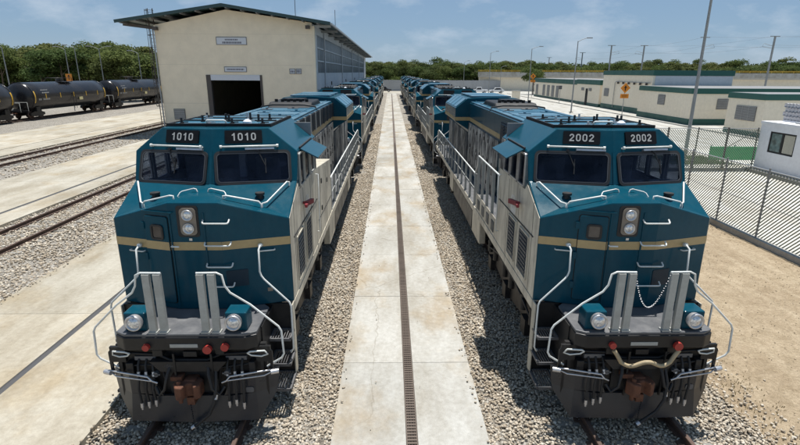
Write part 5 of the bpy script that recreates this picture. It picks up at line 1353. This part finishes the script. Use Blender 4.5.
obj('front_cladding', MB().box(.3, 11.5, -.03, .015, .75, 5.5), M['bluewall'], b3)
m = MB(); m.tube([(-.12, 12.2, .3), (-.12, 12.2, 4.3), (-.12, 11.9, 4.5), (-.12, .5, 4.5)], .05, 6); obj('conduit', m, M['galv'], b3)
for k in range(6):
    m = MB(); m.box(-.35, -.1, 1.2 + k * 1.9, 1.45 + k * 1.9, 4.15, 4.5); obj('wall_lamp', m, M['steel'], b3)
block('cream building with dark door between two small windows', 37.5, 92.0, 103.6, 16, 4.62, .85, .45, wins=[(7.6, 8.9, 2.6, 3.1, 1), (3.8, 5.1, 2.6, 3.1, 1)], door=(5.6, 6.6, 3.0))
block('far cream building with a row of tall narrow grilles', 38.0, 104.6, 136, 14, 4.5, .95, .4, wins=[(18.4, 20.2, .5, 3.0, 1), (14.9, 16.7, .5, 3.0, 1), (11.6, 13.4, .5, 3.0, 1), (22.0, 23.8, .5, 3.0, 1), (28.0, 29.8, .5, 3.0, 1)])

# kerb and small boxes along the road
def kerb(label, x, y0, y1):
    o = obj('kerb', MB().box(x, x + .25, y0, y1, -.3, .06), M['conc_white']); tag(o, label, kind='structure')
kerb('pale kerb of the road in front of the cream buildings', 34.0, 40, 150)
T = thing('utility_cabinet', 'small pale concrete cabinet by the road behind the right row', 'cabinet', (27.6, 113, 0))
obj('body', MB().box(-.8, .8, -.5, .5, -.1, 1.9), M['render2'], T); obj('lid', MB().box(-.9, .9, -.6, .6, 1.9, 2.05), M['conc_white'], T)

# ================================================================== SIGNS, LAMPS, MASTS
def road_sign(label, x, y, h, pole=True):
    T = thing('road_sign', label, 'sign', (x, y, 0))
    obj('post', MB().cyl((0, 0, -.1), (0, 0, h), .05, 8), M['galv'], T)
    s = .72; zc = h - .2
    b = obj('board', MB().prism_y([(0, zc - s), (s, zc), (0, zc + s), (-s, zc)], -.09, -.05), M['orange'], T)
    obj('symbol', MB().prism_y([(-.07, zc - .38), (.07, zc - .38), (.07, zc + .05), (.25, zc - .05), (0, zc + .38), (-.25, zc - .05), (-.07, zc + .05)], -.10, -.09), M['black'], b)
    p = obj('plate', MB().box(-.6, .6, -.09, -.05, zc - 1.42, zc - .82), M['orange'], T)
    m = MB(); m.box(-.4, .4, -.10, -.09, zc - 1.04, zc - .98); m.box(-.35, .35, -.10, -.09, zc - 1.24, zc - 1.18); l_ = obj('lettering', m, M['black'], p); l_['kind'] = 'stuff'
road_sign('orange diamond warning sign in front of the tallest cream building', 33.6, 73.5, 4.0)
road_sign('orange diamond warning sign by the far end of the buildings', 35.2, 128, 5.2)
def small_sign(label, x, y, h):
    T = thing('small_sign', label, 'sign', (x, y, 0))
    obj('post', MB().cyl((0, 0, -.1), (0, 0, h), .05, 6), M['galv'], T); obj('board', MB().box(-.3, .3, -.08, -.05, h - .7, h), M['grey_d'], T)
small_sign('small dark sign on a thin post before the row of grilles', 34.0, 103, 3.4)

def lamp(label, x, y, h, arm, dirx=1, n=1, lean=0.0, r=.11):
    T = thing('street_lamp', label, 'street lamp', (x, y, 0))
    obj('pole', MB().cyl((0, 0, -.2), (lean, 0, h), r, 10, r * .55), M['pole'], T)
    obj('base_plate', MB().box(-.25, .25, -.25, .25, -.2, .04), M['conc'], T)
    for k in range(n):
        d = dirx if k == 0 else -dirx
        a = obj('arm', MB().tube([(lean, 0, h - .1), (lean + d * arm * .5, 0, h + .25), (lean + d * arm, 0, h + .45)], .045, 6), M['pole'], T)
        obj('lamp_head', MB().box(min(lean + d * arm, lean + d * (arm + .8)), max(lean + d * arm, lean + d * (arm + .8)), -.16, .16, h + .38, h + .52), M['galv'], a)
lamp('tall grey street lamp behind the right locomotive, by the fence', 20.6, 34.5, 11.6, 1.6, 1, r=.13)
lamp('street lamp on the road before the building with the dark door', 28.05, 78.9, 10.4, 1.3)
lamp('street lamp by the road at the far building', 29.3, 109, 10.6, 1.5)
lamp('street lamp at the far end of the right row', 28.6, 150, 11.2, 1.5)
lamp('thin street lamp before the far wall, left of the white pickup', 24.0, 170, 9.0, 1.0, r=.09)
lamp('thin street lamp before the far wall, right of the white pickup', 36.5, 172, 7.5, 1.0, r=.09)
lamp('single lamp post at the left edge behind the first tank car', -58.0, 80, 9.1, 1.2, -1)
lamp('leaning lamp post behind the middle tank car, near its orange sign', -60.9, 100, 9.6, 1.3, -1)
lamp('double armed lamp post right of the orange sign', -59.4, 100.5, 9.9, 1.3, -1, 1)
lamp('double armed lamp post between the middle and third tank cars', -54.6, 100, 9.7, 1.5, -1, 2)
lamp('lamp post behind the third tank car', -47.9, 101, 9.0, 1.2, -1)

def mast(label, x, y, h, s):
    T = thing('catenary_mast', label, 'mast', (x, y, 0), 0, 'overhead line masts along the viaduct')
    obj('pole', MB().box(-.18, .18, -.18, .18, -.3, h), M['pole'], T)
    obj('top_beam', MB().box(-1.3, 1.3, -.08, .08, h - .2, h), M['pole'], T)
    obj('cantilever', MB().tube([(0, 0, h - 2.6), (s * 2.6, 0, h - 1.9), (s * 3.0, 0, h - 2.7), (0, 0, h - 3.2)], .05, 5), M['pole'], T)
mp = [(102.5, 140, 15.6, -1), (85.5, 143, 15.4, 1), (88, 182, 15.2, -1), (77, 183, 15.2, 1), (85, 232, 14.6, -1), (91, 300, 14.4, 1)]
nm_ = ['rightmost overhead line mast', 'overhead line mast just right of the tall street lamp', 'overhead line mast above the tallest building', 'overhead line mast left of the tallest building', 'small distant overhead line mast', 'most distant overhead line mast']
for (x, y, h, s), l_ in zip(mp, nm_): mast(l_ + ' beyond the viaduct', x, y, h, s)
T = thing('overhead_wires', 'thin overhead wires strung between the masts beyond the viaduct', 'wires', (0, 0, 0))
for i, (a, b) in enumerate((((140, 90, 15.6), mp[0][:3]), (mp[0][:3], mp[2][:3]), (mp[2][:3], mp[4][:3]), (mp[1][:3], mp[3][:3]), ((120, 92, 15.4), mp[1][:3]))):
    for dz in (0, -2.3):
        p, q = Vector(a), Vector(b); obj('wire', MB().tube([p + (q - p) * t + Vector((0, 0, dz - 1.2 * 4 * t * (1 - t))) for t in np.linspace(0, 1, 7)], .014, 4), M['steel'], T)

# ================================================================== VIADUCT, FAR WALL, CARS
def viaduct():
    p, q = Vector((30, 178, 0)), Vector((175, 118, 0)); L = (q - p).length
    T = thing('viaduct', 'long pale viaduct with yellow railing behind the cream buildings', 'viaduct', p, math.atan2(q.y - p.y, q.x - p.x))
    obj('deck', MB().box(0, L, 0, 8, 4.3, 5.7), M['viaduct'], T)
    obj('parapet', MB().box(0, L, -.25, -.003, 4.75, 6.05), M['conc_white'], T)
    for x in np.arange(4, L, 14): obj('pier', MB().box(x, x + 1.6, 1.5, 6, -.3, 4.3), M['viaduct'], T)
    obj('embankment_wall', MB().box(0, L, 1.0, 1.4, -.3, 4.3), M['render2'], T)
    for z in (6.25, 6.55): obj('railing', MB().box(0, L, -.16, -.08, z, z + .12), M['yellow'], T)
    for x in np.arange(1, L, 2.6): obj('railing_post', MB().box(x - .06, x + .06, -.17, -.07, 6.05, 6.62), M['yellow'], T)
viaduct()
T = thing('perimeter_wall', 'grey perimeter wall closing the far end of the yard', 'wall', (0, 176, 0))
for k in range(26): obj('wall_panel', MB().box(-60 + k * 4.0 + .02, -56 + k * 4.0 - .02, 0, .2, -.4, 3.25), M['farwall'], T)
for k in range(27): obj('pillar', MB().box(-60 + k * 4.0 - .12, -60 + k * 4.0 + .12, -.08, .28, -.4, 3.35), M['farwall'], T)

def car(label, cat, x, y, rz, mat, pickup=False):
    T = thing('pickup_truck' if pickup else 'parked_car', label, cat, (x, y, -.05), rz)
    if pickup:
        body = [(-2.6, .45), (2.6, .45), (2.65, .95), (1.3, 1.08), (.55, 1.12), (-2.6, 1.12)]; cabp = [(1.2, 1.06), (.55, 1.75), (-.75, 1.78), (-.95, 1.1)]
    else:
        body = [(-2.2, .4), (2.2, .4), (2.25, .85), (1.2, 1.0), (-2.0, 1.05), (-2.25, .9)]; cabp = [(1.15, .98), (.35, 1.62), (-1.2, 1.62), (-1.95, 1.03)]
    obj('body', MB().prism_y(body, -.9, .9), mat, T, .06)
    cb = obj('cabin', MB().prism_y(cabp[::-1], -.78, .78), mat, T, .05)
    for s in (-1, 1):
        pts = [(a * .9 + .0, b * 1 - .03) for a, b in cabp]; cz = sum(b for a, b in pts) / 4; ca_ = sum(a for a, b in pts) / 4
        pts = [(ca_ + (a - ca_) * .85, cz + (b - cz) * .72) for a, b in pts]
        obj('side_window', MB().prism_y(pts[::-1], min(s*.785, s*.795), max(s*.785, s*.795)), M['glass'], cb)
    wx = (1.65, -1.6) if pickup else (1.35, -1.3)
    for a in wx:
        for s in (-1, 1):
            w = obj('wheel', MB().cyl((a, s * .78, .38), (a, s * .95, .38), .36, 14), M['rubber'], T); obj('rim', MB().cyl((a, s * .951, .38), (a, s * .962, .38), .21, 10), M['silver'], w)
    obj('windscreen', MB().mesh([(cabp[0][0] - .02, -.7, cabp[0][1] + .05), (cabp[0][0] - .02, .7, cabp[0][1] + .05), (cabp[1][0] + .06, .62, cabp[1][1] - .05), (cabp[1][0] + .06, -.62, cabp[1][1] - .05)], [(0, 1, 2, 3)]), M['glass'], cb)
    for s in (-1, 1): obj('headlight', MB().box(2.22 if not pickup else 2.6, 2.27 if not pickup else 2.67, s*.7 - .15, s*.7 + .15, .68, .84), M['lamp'], T)
car('white pickup parked before the far wall', 'pickup', 25.8, 151, R(180), M['carwhite'], True)
car('white car parked beside the white pickup', 'car', 31.4, 153, R(180), M['carwhite'])
car('dark car standing at the far end of the walkway', 'car', -1.9, 158, R(0), M['cardark'])

# ================================================================== TREES
def crown_mesh(seed, n=5200, tall=1.0):
    g = np.random.default_rng(seed)
    nl = 15
    c = g.normal(0, 1, (nl, 3)); c /= np.linalg.norm(c, axis=1)[:, None]; c *= (g.uniform(0.2, 1, nl) ** .5)[:, None]
    c = c * np.array([.30, .30, .25]) + np.array([0, 0, .62]); c[:, 2] = np.clip(c[:, 2], .36, .9)
    rad = g.uniform(.09, .19, nl)
    k = g.integers(0, nl, n)
    d = g.normal(0, 1, (n, 3)); d /= np.linalg.norm(d, axis=1)[:, None]; d[:, 2] = np.where(d[:, 2] < -.35, -d[:, 2] * .5, d[:, 2])
    p = c[k] + d * (rad[k] * g.uniform(.72, 1.12, n))[:, None] * np.array([1.1, 1.1, .85])
    s = g.uniform(.007, .016, n)
    nn = d + g.normal(0, .55, (n, 3)); nn /= np.linalg.norm(nn, axis=1)[:, None]
    t = np.cross(nn, g.normal(0, 1, (n, 3))); t /= np.linalg.norm(t, axis=1)[:, None]; b = np.cross(nn, t)
    a = s[:, None]
    v = np.stack([p - t * a - b * a * .7, p + t * a - b * a * .6, p + t * a * .8 + b * a * .8, p - t * a * .7 + b * a], 1).reshape(-1, 3)
    me = bpy.data.meshes.new('crown'); me.from_pydata(v.tolist(), [], np.arange(n * 4).reshape(n, 4).tolist()); me.update(); return me
def trunk_mesh(seed):
    g = random.Random(seed); m = MB()
    m.cyl((0, 0, -.03), (.01, .01, .34), .020, 8, .013); m.cyl((.01, .01, .33), (.03, -.01, .7), .013, 6, .005)
    for k in range(5):
        a = g.uniform(0, 6.28); z = g.uniform(.25, .5); m.cyl((.01, .01, z), (.2 * math.cos(a), .2 * math.sin(a), z + g.uniform(.12, .25)), .008, 5, .003)
    return bake('trunk', m)
CR = []
for i in range(7):
    a, b = crown_mesh(100 + i), crown_mesh(200 + i, 6000); a.materials.append(M['leaf']); b.materials.append(M['leaf2']); CR += [a, b]
TK = [trunk_mesh(i) for i in range(3)]
for t in TK: t.materials.append(M['bark'])
def tree(x, y, h, wide, label, group=None, k=None):
    T = thing('tree', label, 'tree', (x, y, -.3), random.uniform(0, 6.28), group)
    T.scale = (h * wide, h * wide, h)
    for nm, me in (('trunk', random.choice(TK)), ('crown', CR[random.randrange(len(CR))] if k is None else CR[k])):
        o = bpy.data.objects.new(nm, me); C.objects.link(o); o.parent = T
rt = random.Random(21)
for row, (yy, n_, hh) in enumerate(((108, 17, 10.4), (121, 17, 12.0), (136, 17, 13.0))):
    for i in range(n_):
        u = -.90 + .46 * (i + rt.uniform(-.3, .3)) / n_
        y = yy + rt.uniform(-4, 4)
        tree(u * y, y, hh * rt.uniform(.90, 1.08), rt.uniform(1.05, 1.4), ['front row tree, low', 'middle row tree', 'tall back row tree'][row] + ' in the wood behind the black tank cars', 'trees in the wood behind the tank cars')
for row, (yy, n_, hh) in enumerate(((186, 22, 9.4), (196, 22, 10.4), (208, 22, 11.0))):
    for i in range(n_):
        x = -42 + 112 * (i + rt.uniform(-.35, .35)) / n_
        tree(x, yy + rt.uniform(-3, 3), hh * rt.uniform(.85, 1.12), rt.uniform(1.0, 1.35), ['low front row tree', 'middle row tree', 'tall back row tree'][row] + ' in the wood behind the far grey wall', 'trees in the wood behind the far wall')
tree(40.5, 146, 8.3, 1.25, 'round dark tree standing alone left of the far cream building', k=0)
for row, (y0, y1, n_, hh) in enumerate(((225, 200, 26, 10.6), (275, 240, 26, 12.6))):
    for i in range(n_):
        t = (i + rt.uniform(-.35, .35)) / n_
        x = 78 + 150 * t + row * 30
        tree(x, y0 + (y1 - y0) * t + rt.uniform(-5, 5), hh * rt.uniform(.85, 1.15), rt.uniform(1.1, 1.5), ['nearer low tree', 'farther tree'][row] + ' in the wood beyond the viaduct', 'trees in the wood beyond the viaduct')
# far wood and undergrowth read as one mass
def wood(name, label, segs, n, mat, size):
    g = rng; V = []
    for (p, q, dep, h0, h1, m_) in segs:
        t = g.uniform(0, 1, m_); x = p[0] + (q[0] - p[0]) * t; y = p[1] + (q[1] - p[1]) * t + g.uniform(0, dep, m_)
        top = h0 + (h1 - h0) * (.5 + .3 * np.sin(x * .21 + y * .13) + .2 * np.sin(x * .53))
        z = top * g.uniform(0, 1, m_) ** .7
        c = np.stack([x, y, z - .3], 1)
        nn = g.normal(0, 1, (m_, 3)); nn[:, 1] -= .6; nn[:, 2] += .6; nn /= np.linalg.norm(nn, axis=1)[:, None]
        tt = np.cross(nn, g.normal(0, 1, (m_, 3))); tt /= np.linalg.norm(tt, axis=1)[:, None]; b = np.cross(nn, tt); a = (size * g.uniform(.6, 1.3, m_))[:, None]
        V.append(np.stack([c - tt * a - b * a, c + tt * a - b * a * .7, c + tt * a * .8 + b * a, c - tt * a * .8 + b * a * .8], 1).reshape(-1, 3))
    V = np.concatenate(V); me = bpy.data.meshes.new(name); k = len(V) // 4
    me.from_pydata(V.tolist(), [], np.arange(k * 4).reshape(k, 4).tolist()); me.update()
    return tag(obj(name, me, mat), label, kind='stuff')
wood('undergrowth', 'dense undergrowth and far wood closing the horizon', [
    ((-140, 118), (-44, 118), 14, 3.5, 6.5, 45000), ((-190, 150), (-40, 150), 30, 9, 13, 70000), ((-50, 181), (72, 181), 12, 3, 6, 40000), ((-60, 212), (95, 215), 20, 7, 9.5, 40000)], 0, M['leaf'], .22)
wood('far_wood', 'distant wood along the right horizon', [((70, 330), (420, 260), 30, 9.5, 12.5, 60000), ((-420, 330), (-60, 330), 40, 12, 16, 30000), ((-60, 330), (100, 340), 30, 9, 11, 16000), ((120, 215), (330, 150), 20, 5, 9, 50000)], 0, M['leaf2'], .42)
